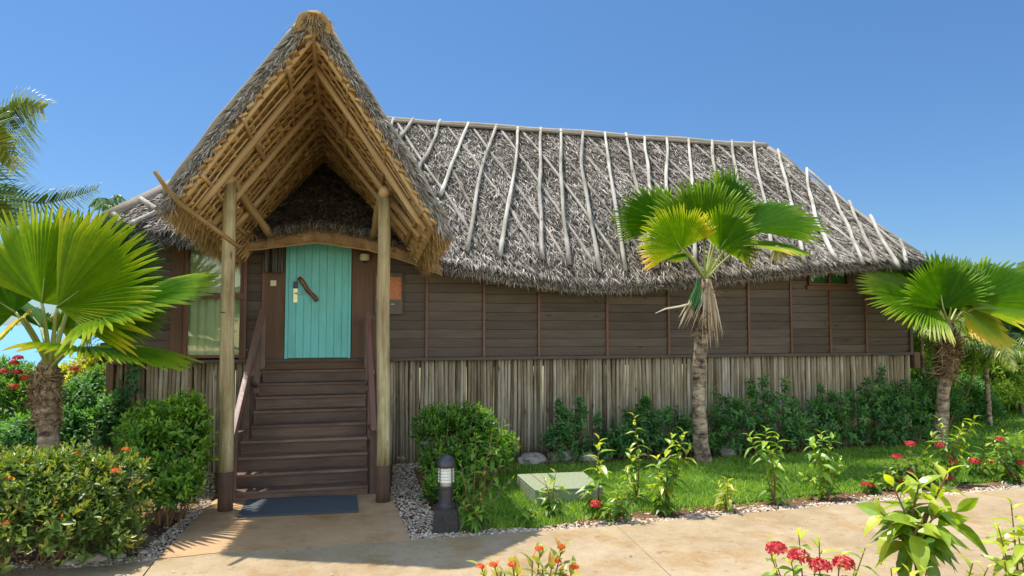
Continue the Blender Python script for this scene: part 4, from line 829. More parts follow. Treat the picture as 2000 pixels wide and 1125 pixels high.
# ================================================================== FAN PALMS
def fanleaf(root, crown, hub, tip, nml=(0, 0, 1), span=200, nseg=46, cup=.12, fold=.12, droop=.18, t0=.3, t1=.25, free=.3, pet=True, pr=.016, wilt=0, mat='fan', bend=.25, tv=0):
    """one pleated fan: hub and tip in world metres, nml the way its upper face looks"""
    hub = np.asarray(hub, float); tip = np.asarray(tip, float); Rr = np.linalg.norm(tip - hub); Y = nrm(tip - hub); X = nrm(np.cross(Y, nml)); Z = np.cross(X, Y)
    mb = MB(); V = []; T = []; F = []
    hs = rad(span / 2); e = np.linspace(-hs, hs, nseg + 1)
    rings = [0, .12, .3, .45, 1 - free]
    if pet:
        k = np.linspace(0, 1, 8)[:, None]; mid = (crown + hub) / 2 + np.array([0, 0, 1]) * bend * np.linalg.norm(hub - crown) * .5
        P = (1 - k) ** 2 * crown + 2 * k * (1 - k) * mid + k ** 2 * hub
        mp = MB(); mp.tube(P, np.linspace(pr * 1.5, pr * .75, 8), 7, rng.uniform(.3, .7), True, .0, .7)
        mp.tube(np.array([hub, hub + Y * Rr * .1, hub + Y * Rr * .25 - Z * .0]), [pr * .75, pr * .5, pr * .2], 6)
    for s in range(nseg):
        a0, a1 = e[s], e[s + 1]; am = (a0 + a1) / 2; wf = (a1 - a0); sh = .80 + .20 * math.cos(am * .9) + rng.normal(0, .028); dr = droop * rng.uniform(.5, 1.5) ; tw = rng.normal(0, .02)
        base = len(V); edge = abs(am) / hs; tt = t0 + t1 * edge ** 2 + rng.normal(0, .04)
        def pt(a, r, zz):
            r_ = r * sh; v = X * math.sin(a) * r_ + Y * math.cos(a) * r_; z_ = zz - cup * r_ * r_ + fold * abs(math.sin(a)) * r_
            d_ = droop * 0 if r < .6 else dr * (r - .55) ** 2 * 2.2
            return hub + (v + Z * z_) * Rr + np.array([0, 0, -1]) * d_ * Rr
        pl = wf * 1.05
        for r in rings:
            V += [pt(a0, r, -pl * r * .5), pt(am, r, pl * r * .5), pt(a1, r, -pl * r * .5)]; T += [tt - .12 + r * .1 + tv * r] * 3
        for r, kk in ((1 - free * .55, .72), (1 - free * .2, .38), (1., .04)):
            a0_ = am + (a0 - am) * kk + tw * r; a1_ = am + (a1 - am) * kk + tw * r; V += [pt(a0_, r, -pl * r * .25 * kk), pt(am + tw * r, r, pl * r * .4 * kk), pt(a1_, r, -pl * r * .25 * kk)]; T += [tt + r * .12 + tv * r * 1.2] * 3
        for k in range(len(rings) + 2):
            o = base + 3 * k; F += [[o, o + 1, o + 4, o + 3], [o + 1, o + 2, o + 5, o + 4]]
    mb.add(np.array(V), np.array(F), np.clip(T, 0, 1))
    o = mb.build('fan_leaf', M[mat], root)
    if pet: mp.build('leaf_stalk', M['greenstem'], o, smooth=True)
    return o
def palmtrunk(root, pts, radii, fib=None, mat='trunk'):
    mb = MB(); P = np.array(pts, float); k = np.linspace(0, 1, len(P)); kk = np.linspace(0, 1, 26); PP = np.stack([np.interp(kk, k, P[:, i]) for i in range(3)], 1); rr = np.interp(kk, k, radii)
    mb.tube(PP + rng.normal(0, .003, PP.shape), rr * (1 + .035 * rng.normal(size=26)), 18, .5, True, .025); tr = mb.build('trunk', M[mat], root, smooth=True)
    if fib:
        mb = MB()
        for (p0, p1, r_, n, L) in fib:
            p0, p1 = np.asarray(p0), np.asarray(p1); q = rng.uniform(0, 1, n); a = rng.uniform(0, 2 * math.pi, n); R0 = r_ * (1 + .25 * np.sin(q * 17)) * rng.uniform(.75, 1.08, n)
            rad_ = np.stack([np.cos(a), np.sin(a), 0 * a], 1); P = p0 + (p1 - p0) * q[:, None] + rad_ * R0[:, None]
            Y = np.stack([-np.sin(a), np.cos(a), 0 * a], 1) * rng.normal(0, .8, (n, 1)) + rad_ * rng.uniform(.0, .5, (n, 1)) + [0, 0, 1] * rng.normal(-.1, .7, (n, 1))
            scat(mb, BLADE, P, Y, rad_ + rng.normal(0, .3, P.shape), L * rng.uniform(.5, 1.3, n), rng.beta(2, 2, n), base_w=L * .09)
            m_ = max(6, n // 45)
            for _ in range(m_):
                q_, a_ = rng.uniform(0, 1), rng.uniform(0, 6.28); c = p0 + (p1 - p0) * q_; rd = np.array([math.cos(a_), math.sin(a_), 0]); s_ = nrm(np.cross(rd, [0, 0, 1]))
                mb.beam(c + rd * r_ * .7 - [0, 0, .03], c + rd * r_ * rng.uniform(1.1, 1.35) + [0, 0, rng.uniform(.08, .16)], .05, .012, rng.uniform(.3, .9), s_)
        mb.build('fibre_sheath', M['fibre'], tr)
    return tr
def deadfan(root, top, n, L, w_, mat='deadleaf', name='dead_leaf', lean=(0, 0)):
    mb = MB(); top = np.asarray(top, float)
    for k in range(n):
        a = (k / (n - 1) - .5); off = RT * a * w_ + TOCAM * rng.uniform(-.03, .08); l = L * rng.uniform(.7, 1.1)
        P = np.array([top + off * .15, top + off * .7 + [0, 0, -l * .3], top + off * 1.1 + RT * lean[0] * .5 + [0, 0, -l * .65], top + off * 1.25 + RT * (lean[0] + rng.normal(0, .015)) + [0, 0, -l]])
        s_ = RT * rng.uniform(.6, 1) + TOCAM * rng.uniform(-.6, .6); wd = np.array([.008, .016, .013, .002]); tt = rng.uniform(.2, .9)
        mb.grid(np.stack([P - s_ * wd[:, None], P + TOCAM * .006, P + s_ * wd[:, None]], 1), tt)
    return mb.build(name, M[mat], root)

def P3(px, py, d): return PD(px, py, d)
# --- middle palm in front of the cottage
b0 = G(1374, 908); dC = depth(b0); DC = dC
root = empty('fan_palm', b0, 'fan palm with dead brown leaves on its trunk before the cottage wall', 'palm tree', 'fan palms')
cr = P3(1378, 548, dC)
palmtrunk(root, [b0 - [0, 0, .05], P3(1371, 880, dC), P3(1364, 800, dC), P3(1366, 720, dC), P3(1372, 640, dC), P3(1378, 590, dC), P3(1379, 545, dC)], [.145, .118, .104, .1, .105, .115, .065],
    [(P3(1374, 650, dC), P3(1379, 555, dC), .13, 420, .17)])
leaves = [  # hub px, hub depth offset, tip px, tip depth offset, normal (right, up, toward camera), span, t0, t1
 ((1331, 487), -.3, (1287, 408), -.45, (-.45, .35, .85), 185, .52, .36, 1),
 ((1374, 470), -.1, (1350, 340), .0, (-.1, .25, .95), 140, .52, .1, 0),
 ((1405, 487), -.25, (1462, 404), -.35, (.5, .35, .8), 165, .45, .3, 0),
 ((1300, 440), .25, (1212, 378), .45, (-.3, .6, .7), 130, .42, .1, 0),
 ((1415, 425), .2, (1462, 335), .35, (.6, .3, .7), 110, .38, .1, 0),
 ((1450, 450), .0, (1592, 395), .1, (.3, .85, .4), 120, .45, .15, 0),
 ((1452, 480), -.2, (1585, 478), -.4, (.1, .95, .25), 110, .5, .3, 0),
 ((1400, 430), .5, (1400, 352), .9, (.0, .5, -.8), 150, .3, .1, 0),
 ((1352, 500), .15, (1298, 500), .3, (-.1, .9, .3), 130, .55, .2, 0)]
def mk(root, cr, leaves, dd, R1=1.0, **kw):
    for hp, hd, tp, td, nv_, sp, t0, t1, yl in leaves:
        n_ = RT * nv_[0] + UP * nv_[1] + TOCAM * nv_[2]
        fanleaf(root, cr, P3(*hp, dd + hd), P3(*tp, dd + td), n_, sp, int(sp / 3.3), t0=t0, t1=t1, tv=.12 * yl, **kw)
mk(root, cr, leaves, dC, pr=.017, droop=.1)
deadfan(root, P3(1385, 545, dC - .12), 24, .98, .24, lean=(.03, 0)); deadfan(root, P3(1366, 560, dC - .1), 20, .62, .3, lean=(-.16, 0)); deadfan(root, P3(1362, 545, dC - .14), 14, .5, .13, 'bluebush', 'wilted_leaf', (-.1, 0))
deadfan(root, P3(1518, 480, dC - .45), 12, .34, .2)
mb = MB(); mb.tube(np.array([P3(1362, 590, dC - .1), P3(1330, 598, dC - .2), P3(1300, 603, dC - .25), P3(1280, 612, dC - .28)]), [.022, .018, .014, .004], 6, .8); mb.build('cut_stalk', M['deadleaf'], root)

# --- right palm by the cottage corner
b0 = G(1836, 880); dR = depth(b0)
root = empty('fan_palm', b0, 'fan palm with torn brown sheaths standing at the right corner of the cottage', 'palm tree', 'fan palms')
cr = P3(1852, 640, dR)
palmtrunk(root, [b0 - [0, 0, .05], P3(1838, 840, dR), P3(1842, 780, dR), P3(1846, 730, dR), P3(1850, 690, dR), P3(1853, 650, dR), P3(1855, 625, dR)], [.12, .106, .1, .105, .11, .115, .055],
    [(P3(1846, 740, dR), P3(1850, 690, dR), .15, 260, .2), (P3(1850, 700, dR), P3(1852, 650, dR), .15, 220, .22)])
leaves = [
 ((1842, 602), -.35, (1826, 498), -.55, (-.05, .3, .9), 200, .42, .1, 0),
 ((1858, 600), -.1, (1905, 500), -.2, (.3, .3, .85), 170, .35, .1, 0),
 ((1838, 590), .3, (1835, 485), .5, (-.1, .2, .9), 180, .12, .1, 0),
 ((1815, 593), -.15, (1690, 560), -.4, (-.1, .75, .6), 165, .55, .15, 0),
 ((1820, 580), .3, (1725, 500), .6, (-.3, .7, .5), 140, .4, .15, 0),
 ((1880, 585), .3, (1945, 530), .6, (.3, .5, .6), 150, .1, .1, 0),
 ((1905, 590), .0, (2045, 510), .1, (.2, .85, .4), 150, .5, .2, 0),
 ((1900, 604), -.25, (2060, 590), -.5, (.1, .9, .35), 150, .6, .2, 0),
 ((1878, 607), -.2, (1985, 655), -.4, (.1, .8, .6), 170, .66, .3, 1),
 ((1845, 620), .4, (1830, 585), .9, (0, .9, -.3), 160, .5, .1, 0)]
mk(root, cr, leaves, dR, pr=.018, droop=.12)

# --- left palm near the path
dL = 7.9; b0 = P3(97, 560, dL); b0[2] = 0
root = empty('fan_palm', b0, 'large bright fan palm at the left behind the low hedge', 'palm tree', 'fan palms')
cr = P3(98, 722, dL)
palmtrunk(root, [b0 - [0, 0, .05], P3(96, 890, dL), P3(95, 850, dL), P3(92, 800, dL), P3(90, 760, dL), P3(92, 725, dL), P3(97, 700, dL)], [.12, .11, .11, .13, .14, .12, .07],
    [(P3(92, 830, dL), P3(88, 780, dL), .115, 380, .11), (P3(88, 790, dL), P3(90, 725, dL), .135, 650, .12)])
leaves = [
 ((82, 592), -.1, (100, 392), -.3, (-.1, .25, .95), 165, .62, .12, 0),
 ((112, 600), -.45, (283, 470), -.6, (.25, .4, .85), 125, .66, .15, 0),
 ((150, 560), .3, (262, 425), .6, (.3, .3, .8), 150, .22, .1, 0),
 ((196, 618), -.15, (395, 540), -.35, (-.1, .9, .35), 150, .5, .2, 0),
 ((196, 612), .1, (330, 610), .25, (.1, .7, .7), 120, .42, .1, 0),
 ((150, 680), -.3, (352, 690), -.5, (.0, .97, -.05), 170, .4, .3, 1),
 ((45, 620), -.5, (-40, 690), -.6, (-.2, .9, .3), 190, .72, .3, 1),
 ((30, 610), -.1, (-110, 520), -.1, (-.3, .6, .6), 190, .5, .1, 0),
 ((118, 640), .25, (150, 610), .3, (.2, .4, .8), 200, .55, .3, 1),
 ((80, 640), .5, (20, 560), .9, (0, .9, -.3), 170, .35, .1, 0),
 ((140, 640), .5, (200, 600), .9, (0, .9, -.3), 150, .4, .1, 0)]
mk(root, cr, leaves, dL, pr=.022, droop=.09)

# --- small palm behind, left of the cottage corner
d_ = 12.5; b0 = P3(209, 700, d_); b0[2] = 0
root = empty('fan_palm', b0, 'slim palm with a dark stubby trunk just left of the cottage corner post', 'palm tree', 'fan palms')
palmtrunk(root, [b0, P3(209, 740, d_), P3(208, 700, d_), P3(208, 672, d_)], [.14, .13, .15, .1], [(P3(209, 730, d_), P3(208, 690, d_), .16, 160, .16)])
def feather(root, P, wid, n, tip_t=.5, droop=.3, t0=.5, up=(0, 0, 1), name='frond', mat='feather', asym=(1, 1), lw=.03, tn=.1, sweep=.55):
    P = np.asarray(P, float); k = np.linspace(0, 1, len(P)); kk = np.linspace(0, 1, 30); PP = np.stack([np.interp(kk, k, P[:, i]) for i in range(3)], 1)
    for _ in range(3): PP[1:-1] = (PP[:-2] + 2 * PP[1:-1] + PP[2:]) / 4
    mb = MB(); mb.tube(PP, np.linspace(.018, .004, 30), 6, .6); q = np.linspace(.08, .995, n); B = np.stack([np.interp(q, kk, PP[:, i]) for i in range(3)], 1); Tg = nrm(np.gradient(PP, axis=0)); T_ = np.stack([np.interp(q, kk, Tg[:, i]) for i in range(3)], 1)
    S = nrm(np.cross(T_, up)); ob = mb.build(name, M['greenstem'], root, smooth=True); mb = MB()
    for sg, am in ((1, asym[0]), (-1, asym[1])):
        if not am: continue
        L = wid * am * np.sin(np.clip(q * .9 + .12, 0, 1) * math.pi) ** .6 * rng.uniform(.85, 1.1, n); L = np.maximum(L, wid * .25)
        Y = S * sg * 1.0 + T_ * (sweep + .5 * q[:, None]) + np.asarray(up) * rng.normal(.12, .1, (n, 1)) + [0, 0, -droop]
        scat(mb, (np.array([[-.5, 0, 0], [0, 0, .1], [.5, 0, 0], [-.5, .45, -.02], [0, .45, .06], [.5, .45, -.02], [-.25, .8, -.14 * (1 + droop)], [.25, .8, -.14 * (1 + droop)], [0, 1, -.3 * (1 + droop)], [0, 1, -.3 * (1 + droop)]]), np.array([[0, 1, 4, 3], [1, 2, 5, 4], [3, 5, 7, 6], [6, 7, 8, 9]])), B, Y, np.asarray(up) + rng.normal(0, .2, (n, 3)), L, np.clip(t0 + tn * 3 * (q - .5) + rng.normal(0, tn, n), 0, 1), base_w=lw)
    mb.build('leaflets', M[mat], ob)
for (x, y, zz_) in [(150, 610, .3), (175, 575, .2), (235, 580, -.1), (262, 640, .1), (160, 660, -.3), (225, 560, .6), (190, 600, -.6)]:
    c0 = P3(208, 672, d_); tp = P3(x, y, d_ + zz_); feather(root, [c0, (c0 + tp) / 2 + [0, 0, .35], tp + [0, 0, -.1]], .42, 42, t0=.78, droop=.5, lw=.022)

# --- coconut palms: left edge, far left, far right
d_ = 9.0; b0 = P3(-130, 600, d_); b0[2] = 0
root = empty('coconut_palm', b0, 'tall coconut palm whose long fronds reach in from the left edge', 'palm tree', 'coconut palms')
ct = P3(-110, 300, d_); palmtrunk(root, [b0, (b0 + ct) / 2 + RT * .1, ct], [.17, .14, .11])
feather(root, [ct, P3(-60, 320, d_), P3(-20, 275, d_), P3(15, 235, d_ - .1), P3(45, 205, d_ - .2), P3(85, 212, d_ - .2)], .8, 60, t0=.6, up=nrm(TOCAM + .3 * UP), asym=(1, .6), lw=.015, droop=.12, sweep=.1)
feather(root, [ct, P3(-70, 262, d_ - .3), P3(-30, 262, d_ - .4), P3(8, 285, d_ - .5), P3(30, 330, d_ - .5)], .6, 44, t0=.68, up=nrm(TOCAM + .3 * UP), asym=(1, .9), lw=.014, droop=.1, sweep=.35)
feather(root, [ct, P3(-60, 330, d_ + .3), P3(0, 380, d_ + .3), P3(80, 400, d_ + .3), P3(140, 386, d_ + .3), P3(190, 368, d_ + .3)], .46, 50, t0=.45, up=nrm(TOCAM + .25 * UP), asym=(1, .75), lw=.013, droop=-.05, tn=.15, sweep=.3)
feather(root, [ct, P3(-60, 350, d_ - .3), P3(-20, 400, d_ - .4), P3(30, 440, d_ - .4)], .6, 50, t0=.5, up=nrm(TOCAM + .25 * UP), lw=.024, droop=.1)
feather(root, [ct, P3(-160, 250, d_), P3(-220, 330, d_)], .6, 40)
d_ = 24; b0 = P3(228, 640, d_); b0[2] = 0
def coco(b0, ct, n, L, W, label, grp='coconut palms', t0=.35, rad_=.12, lw=.04, nl=34):
    root = empty('coconut_palm', b0, label, 'palm tree', grp); palmtrunk(root, [b0, (b0 + ct) / 2 + RT * .15, ct], [rad_ * 1.3, rad_, rad_ * .8])
    for k in range(n):
        a = k * 2.4 + rng.uniform(-.3, .3); e = rng.uniform(.1, 1.2) - .3 * (k > n * .6); dd = np.array([math.cos(a), math.sin(a), 0]); l = L * rng.uniform(.8, 1.1)
        feather(root, [ct, ct + dd * l * .35 + [0, 0, l * .35 * e], ct + dd * l * .7 + [0, 0, l * (.35 * e)], ct + dd * l * .95 + [0, 0, l * (.35 * e - .3)]], W, nl, t0=t0 + rng.normal(0, .08), droop=.55, lw=lw)
coco(b0, P3(228, 405, d_), 9, 1.0, .35, 'distant small coconut palm peeping over the left roof end')
coco(np.array([*G(1975, 810)[:2], 0]) * [1.35, 1.35, 1], P3(1975, 560, 19.5), 8, 1.5, .6, 'coconut palm rising behind the right fan palm', lw=.035)
coco(np.array([*P3(2050, 640, 16)[:2], 0]), P3(2050, 570, 16), 9, 1.6, .6, 'coconut palm at the right edge of the photo')

# ================================================================== SHRUBS
def gp(px, py): q = G(px, py); return np.array([q[0], q[1], 0])
def B(px, py, d, rx, ry, rz): return (P3(px, py, d), (rx, ry, rz))
def bl(*a): return [(P3(px, py, d), (rx, ry, rz)) for px, py, d, rx, ry, rz in a]
# low hedge, bottom left
hb = []
for (px, py, d, rx, ry, rz) in [(30, 1000, 5.9, .5, .45, .52), (130, 985, 6.1, .5, .45, .52), (215, 985, 6.3, .38, .42, .5), (-60, 1010, 5.8, .5, .5, .5), (80, 1040, 5.75, .5, .35, .36), (180, 1050, 5.95, .4, .3, .32), (0, 930, 6.6, .5, .4, .3), (120, 930, 6.7, .5, .4, .3), (-60, 950, 6.4, .4, .4, .3)]: hb.append((P3(px, py, d), (rx, ry, rz)))
fl = [(P3(x, y, d), 'orange_petal', .032) for x, y, d in [(18, 935, 5.75), (155, 885, 6.2), (245, 878, 6.35), (225, 920, 6.0), (60, 900, 6.2), (12, 1022, 5.5)]]
shrub('low_hedge', 'low clipped hedge with small olive leaves and orange tips, bottom left', 'hedge', hb, 1500, 9, .085, 'hedge', slen=.2, t0=.33, t1=.36, stems=26, flowers=fl, tn=.14)
# bright bush left of the steps
shrub('green_bush', 'tall fresh green bush left of the left porch post', 'bush', bl((330, 870, 7.4, .42, .4, .5), (360, 830, 7.5, .3, .3, .38), (290, 850, 7.6, .34, .3, .38), (330, 950, 7.1, .38, .35, .3), (285, 920, 7.2, .3, .3, .4), (385, 880, 7.6, .2, .22, .35)), 620, 10, .105, 'bush', slen=.26, t0=.3, t1=.45, stems=16, geo=LEAF_M)
shrub('leafy_bush', 'glossy leaved bush behind the left fan palm trunk', 'bush', bl((165, 800, 9.6, .5, .4, .5), (200, 770, 9.9, .35, .35, .42), (140, 850, 9.2, .45, .4, .4), (215, 840, 9.3, .3, .3, .5), (60, 860, 8.8, .4, .4, .35)), 620, 9, .12, 'bluebush', slen=.25, t0=.35, t1=.4, geo=LEAF_M)
shrub('yellow_croton', 'yellow leaved bush between the left palm trunk and the corner post', 'bush', bl((165, 735, 12.2, .45, .4, .4), (190, 715, 12.6, .35, .35, .38), (215, 745, 12, .3, .3, .35), (145, 760, 11.8, .3, .3, .3)), 420, 8, .12, 'croton', slen=.22, geo=LEAF_M, flowers=[(P3(145, 721, 11.7), 'red_petal', .07)])
fl = [(P3(x, y, 10.4), 'red_petal', .07) for x, y in [(7, 727), (27, 710), (34, 728), (50, 738), (27, 757), (35, 700)]]
shrub('flowering_bush', 'red flowered bush at the left edge beside the palm trunk', 'bush', bl((5, 770, 11, .55, .5, .6), (-60, 780, 11, .5, .5, .7), (35, 800, 10.8, .35, .35, .45)), 640, 8, .09, 'bush', slen=.2, flowers=fl)
shrub('low_bush', 'low mixed green bush under the red flowered one, left edge', 'bush', bl((20, 870, 9.3, .4, .35, .3), (-40, 860, 9.3, .4, .35, .35), (60, 850, 9.6, .4, .3, .3)), 340, 8, .11, 'bluebush', geo=LEAF_M, t0=.3)
# climber on the skirt
mb = MB(); root = empty('climbing_vine', P3(262, 880, 9.6) * [1, 1, 0], 'thin vine climbing the pole skirt near the left cottage corner', 'vine')
for x0, x1 in ((250, 262), (275, 268), (240, 250)):
    P = np.array([U(x0 + (x1 - x0) * k + 6 * math.sin(k * 9), 860 - 180 * k, v=VW - .06) for k in np.linspace(0, 1, 12)]); mb.tube(P, .006, 5)
    vl = MB() if x0 == 250 else vl; n = 60; q = rng.integers(0, 12, n); Pp = P[q] + rng.normal(0, .05, (n, 3)) * [1, .4, 1] - [0, .03, 0]; scat(vl, LEAF_M, Pp, rng.normal(0, .5, (n, 3)) + [0, -.3, -.6], np.array([[0, -1, .4]]) + rng.normal(0, .3, (n, 3)), rng.uniform(.06, .11, n), rng.uniform(.15, .5, n), 1.6)
vl.build('vine_leaves', M['bluebush'], root); mb.build('vine_stem', M['stem'], root)
# big bush right of the steps
shrub('round_bush', 'big rounded green bush right of the steps against the pole skirt', 'bush', bl((860, 840, 8.9, .38, .4, .34), (920, 835, 9.0, .36, .38, .34), (880, 900, 8.7, .42, .4, .34), (935, 890, 8.9, .4, .4, .4), (870, 955, 8.2, .3, .3, .22), (985, 880, 9.2, .2, .25, .28)), 820, 10, .085, 'bush', slen=.22, t0=.22, t1=.4, stems=12, surf=.8)

# individual leafy plants with visible stems
def plant(label, base, stems, L, mat='ixora', cat='plant', group=None, n=12, slen=.45, flowers=(), geo=LEAF_SL, t0=.35, t1=.5, name='young_shrub', sr=.006, frad=.055, fmat='red_petal', tipsmall=.5, el1=85, opp=True, bas=None, fork=None):
    base = np.asarray(base, float); root = empty(name, base, label, cat, group); mb = MB(); ml = MB(); d0 = depth(base)
    tips = []; dirs = []; trunk0 = base
    if fork is not None:
        fk = P3(fork[0], fork[1], d0); mb.tube(np.array([base, base * .6 + fk * .4 + [.01, 0, 0], fk]), [sr * 2, sr * 1.8, sr * 1.5], 7); base = fk
    for k, sdef in enumerate(stems):
        tp = P3(sdef[0], sdef[1], (bas or d0) + (sdef[2] if len(sdef) > 2 else rng.uniform(-.1, .1)))
        m1 = base + (tp - base) * .5 + np.array([*(rng.normal(0, .02, 2) - (tp - base)[:2] * .12), 0]); P = np.array([base, (base + m1) / 2, m1, (m1 + tp) / 2 + RT * 0, tp]); kk = np.linspace(0, 1, 5); f2 = np.linspace(0, 1, 12); PP = np.stack([np.interp(f2, kk, P[:, i]) for i in range(3)], 1); PP[1:-1] = (PP[:-2] + 2 * PP[1:-1] + PP[2:]) / 4
        mb.tube(PP, np.linspace(sr * 1.4, sr * .5, 12), 6); Ls = np.linalg.norm(tp - base); sl = min(slen, Ls * .85)
        fr_ = 1 - sl / Ls; 
        for j in range(n):
            s = j / (n - 1); q = 1 - (1 - fr_) * s; pos = np.array([np.interp(q, f2, PP[:, i]) for i in range(3)]); dd = nrm(np.array([np.interp(min(1, q + .05), f2, PP[:, i]) for i in range(3)]) - np.array([np.interp(q - .05, f2, PP[:, i]) for i in range(3)]))
            rf = nrm(np.cross(dd, [0.3, 1, .1])); B_ = np.cross(dd, rf); ph_ = rad((j // 2) * 90 + (j % 2) * 180 + k * 40) + rng.normal(0, .3) if opp else rad(j * 137.5)
            pr_ = math.cos(ph_) * rf + math.sin(ph_) * B_; el = rad(18 + (el1 - 18) * min(1, s * 1.5) ** .7) + rng.normal(0, .15); ld = dd * math.cos(el) + pr_ * math.sin(el)
            sz = L * (tipsmall + (1 - tipsmall) * min(1, s * 3)) * rng.uniform(.75, 1.15)
            scat(ml, geo, pos[None], ld[None], (dd + rng.normal(0, .15, 3) + [0, 0, .3])[None], sz, np.clip(t0 + t1 * (1 - s) ** 1.3 + rng.normal(0, .09), 0, 1))
    ml.build('leaves', M[mat], root); mb.build('stems', M['stem'], root)
    for x, y, *z_ in flowers: flower(P3(x, y, (bas or d0) + (z_[0] if z_ else -.05)), frad, fmat, root)
    return root
plant('tall pale green leafy shrub beside the bollard light', gp(925, 1040), [(985, 828), (960, 860), (930, 850), (900, 905), (1000, 935, .1), (950, 900), (915, 945), (940, 970, -.1), (890, 960), (965, 830, .2), (935, 1000, -.1), (905, 985, -.1), (980, 900)], .155, 'bush', 'shrub', n=14, slen=.5, t0=.42, t1=.4, geo=LEAF_SL, name='leafy_shrub')
gI = 'young shrubs planted along the path edge'
plant('low shaded shrub between the bollard light and the cover box', gp(1035, 1025), [(1015, 990), (1045, 985), (1062, 1000), (1030, 1000)], 0.174, 'bush', 'shrub', gI, n=8, slen=.25, t0=.3)
plant('arching shrub in front of the green cover box', gp(1085, 1015), [(1085, 925), (1062, 932), (1098, 950), (1100, 985), (1070, 960)], 0.189, 'ixora', 'shrub', gI, n=10, slen=.35)
plant('slender shrub with long arching leaves right of the cover box', gp(1168, 1005), [(1170, 858), (1165, 900), (1145, 955)], 0.246, 'ixora', 'shrub', gI, n=14, slen=.55, t0=.45)
plant('bushy shrub with one red flower head near the path', gp(1205, 1022), [(1230, 940), (1208, 950), (1165, 985), (1250, 965), (1215, 975), (1188, 990)], 0.160, 'ixora', 'shrub', gI, n=12, slen=.3, flowers=[(1163, 985)], frad=.06)
plant('upright bright shrub with one tall leader left of the middle palm', gp(1245, 985), [(1238, 812), (1230, 880), (1250, 880), (1222, 918)], 0.174, 'ixora', 'shrub', gI, n=16, slen=.6, t0=.45)
plant('dense yellow green shrub just left of the middle palm trunk', gp(1300, 1005), [(1335, 845), (1312, 852), (1325, 890), (1285, 895), (1290, 935), (1310, 930), (1345, 880), (1270, 950)], 0.196, 'ixora', 'shrub', gI, n=14, slen=.42, t0=.42)
plant('small yellow shrub on the grass right of the middle palm', gp(1418, 1000), [(1420, 937), (1405, 950), (1435, 955), (1415, 960)], 0.174, 'croton', 'shrub', gI, n=9, slen=.25, t0=.1)
plant('open branched shrub with pale leaves before the skirt', gp(1512, 985), [(1462, 850), (1495, 838), (1520, 855), (1500, 880), (1535, 960), (1520, 915)], 0.217, 'bush', 'shrub', gI, n=11, slen=.3, t0=.55, t1=.35)
plant('rounded pale green shrub right of the open branched one', gp(1618, 975), [(1602, 845), (1580, 860), (1625, 855), (1590, 890), (1615, 890), (1570, 930), (1640, 900)], 0.203, 'bush', 'shrub', gI, n=13, slen=.33, t0=.52, t1=.35)
plant('low shrub with two pink flower heads near the path', gp(1705, 962), [(1690, 945), (1712, 945), (1680, 950), (1725, 940), (1700, 930)], 0.145, 'bush', 'shrub', gI, n=9, slen=.2, flowers=[(1690, 946), (1702, 949)], frad=.05)
plant('dark leaved shrub with red flower heads before the right palm', gp(1770, 950), [(1775, 870), (1745, 895), (1800, 900), (1725, 905), (1790, 925), (1760, 920), (1815, 870), (1740, 925)], 0.174, 'ixora', 'shrub', gI, n=12, slen=.4, t0=.2, t1=.5, flowers=[(1778, 868), (1752, 893), (1777, 922), (1760, 940)], frad=.065)
plant('sprouting shrub overlapping the foot of the right palm', gp(1850, 945), [(1832, 818), (1845, 850), (1820, 850), (1875, 850), (1860, 890), (1905, 815), (1890, 870), (1880, 835)], 0.189, 'ixora', 'shrub', gI, n=13, slen=.4, t0=.35, t1=.55, flowers=[(1850, 898), (1860, 902), (1836, 870), (1855, 935)], frad=.055)
plant('shrub with one pink flower head left of the corner clump', gp(1910, 935), [(1900, 890), (1925, 870), (1885, 900), (1935, 900), (1905, 905)], 0.174, 'ixora', 'shrub', gI, n=11, slen=.3, t0=.3, flowers=[(1903, 902)], frad=.075)
plant('dense leafy clump at the right edge beside the path', gp(1975, 945), [(1960, 845), (1990, 850), (1975, 870), (2010, 860), (1945, 885), (1995, 900), (1960, 905), (2020, 890), (1940, 860)], 0.189, 'ixora', 'shrub', gI, n=13, slen=.42, t0=.3, t1=.5, flowers=[(1952, 858), (1992, 905)], frad=.05)

plant('leafy shrub filling the gap between the two palm side flower shrubs', gp(1812, 950), [(1800, 915), (1825, 905), (1840, 925), (1790, 930), (1815, 895), (1850, 915)], .15, 'ixora', 'shrub', gI, n=12, slen=.3, t0=.3, t1=.5)
plant('low leafy clump just left of the right edge clump', gp(1945, 930), [(1930, 905), (1950, 895), (1920, 915), (1965, 915), (1940, 885)], .15, 'ixora', 'shrub', gI, n=12, slen=.3, t0=.3, t1=.5, flowers=[(1935, 903)], frad=.05)
plant('small leafy shrub with a pink flower between the pebbles and the lawn', gp(1745, 955), [(1735, 915), (1750, 925), (1765, 935), (1722, 925)], .14, 'ixora', 'shrub', gI, n=11, slen=.25, t0=.3, t1=.45)
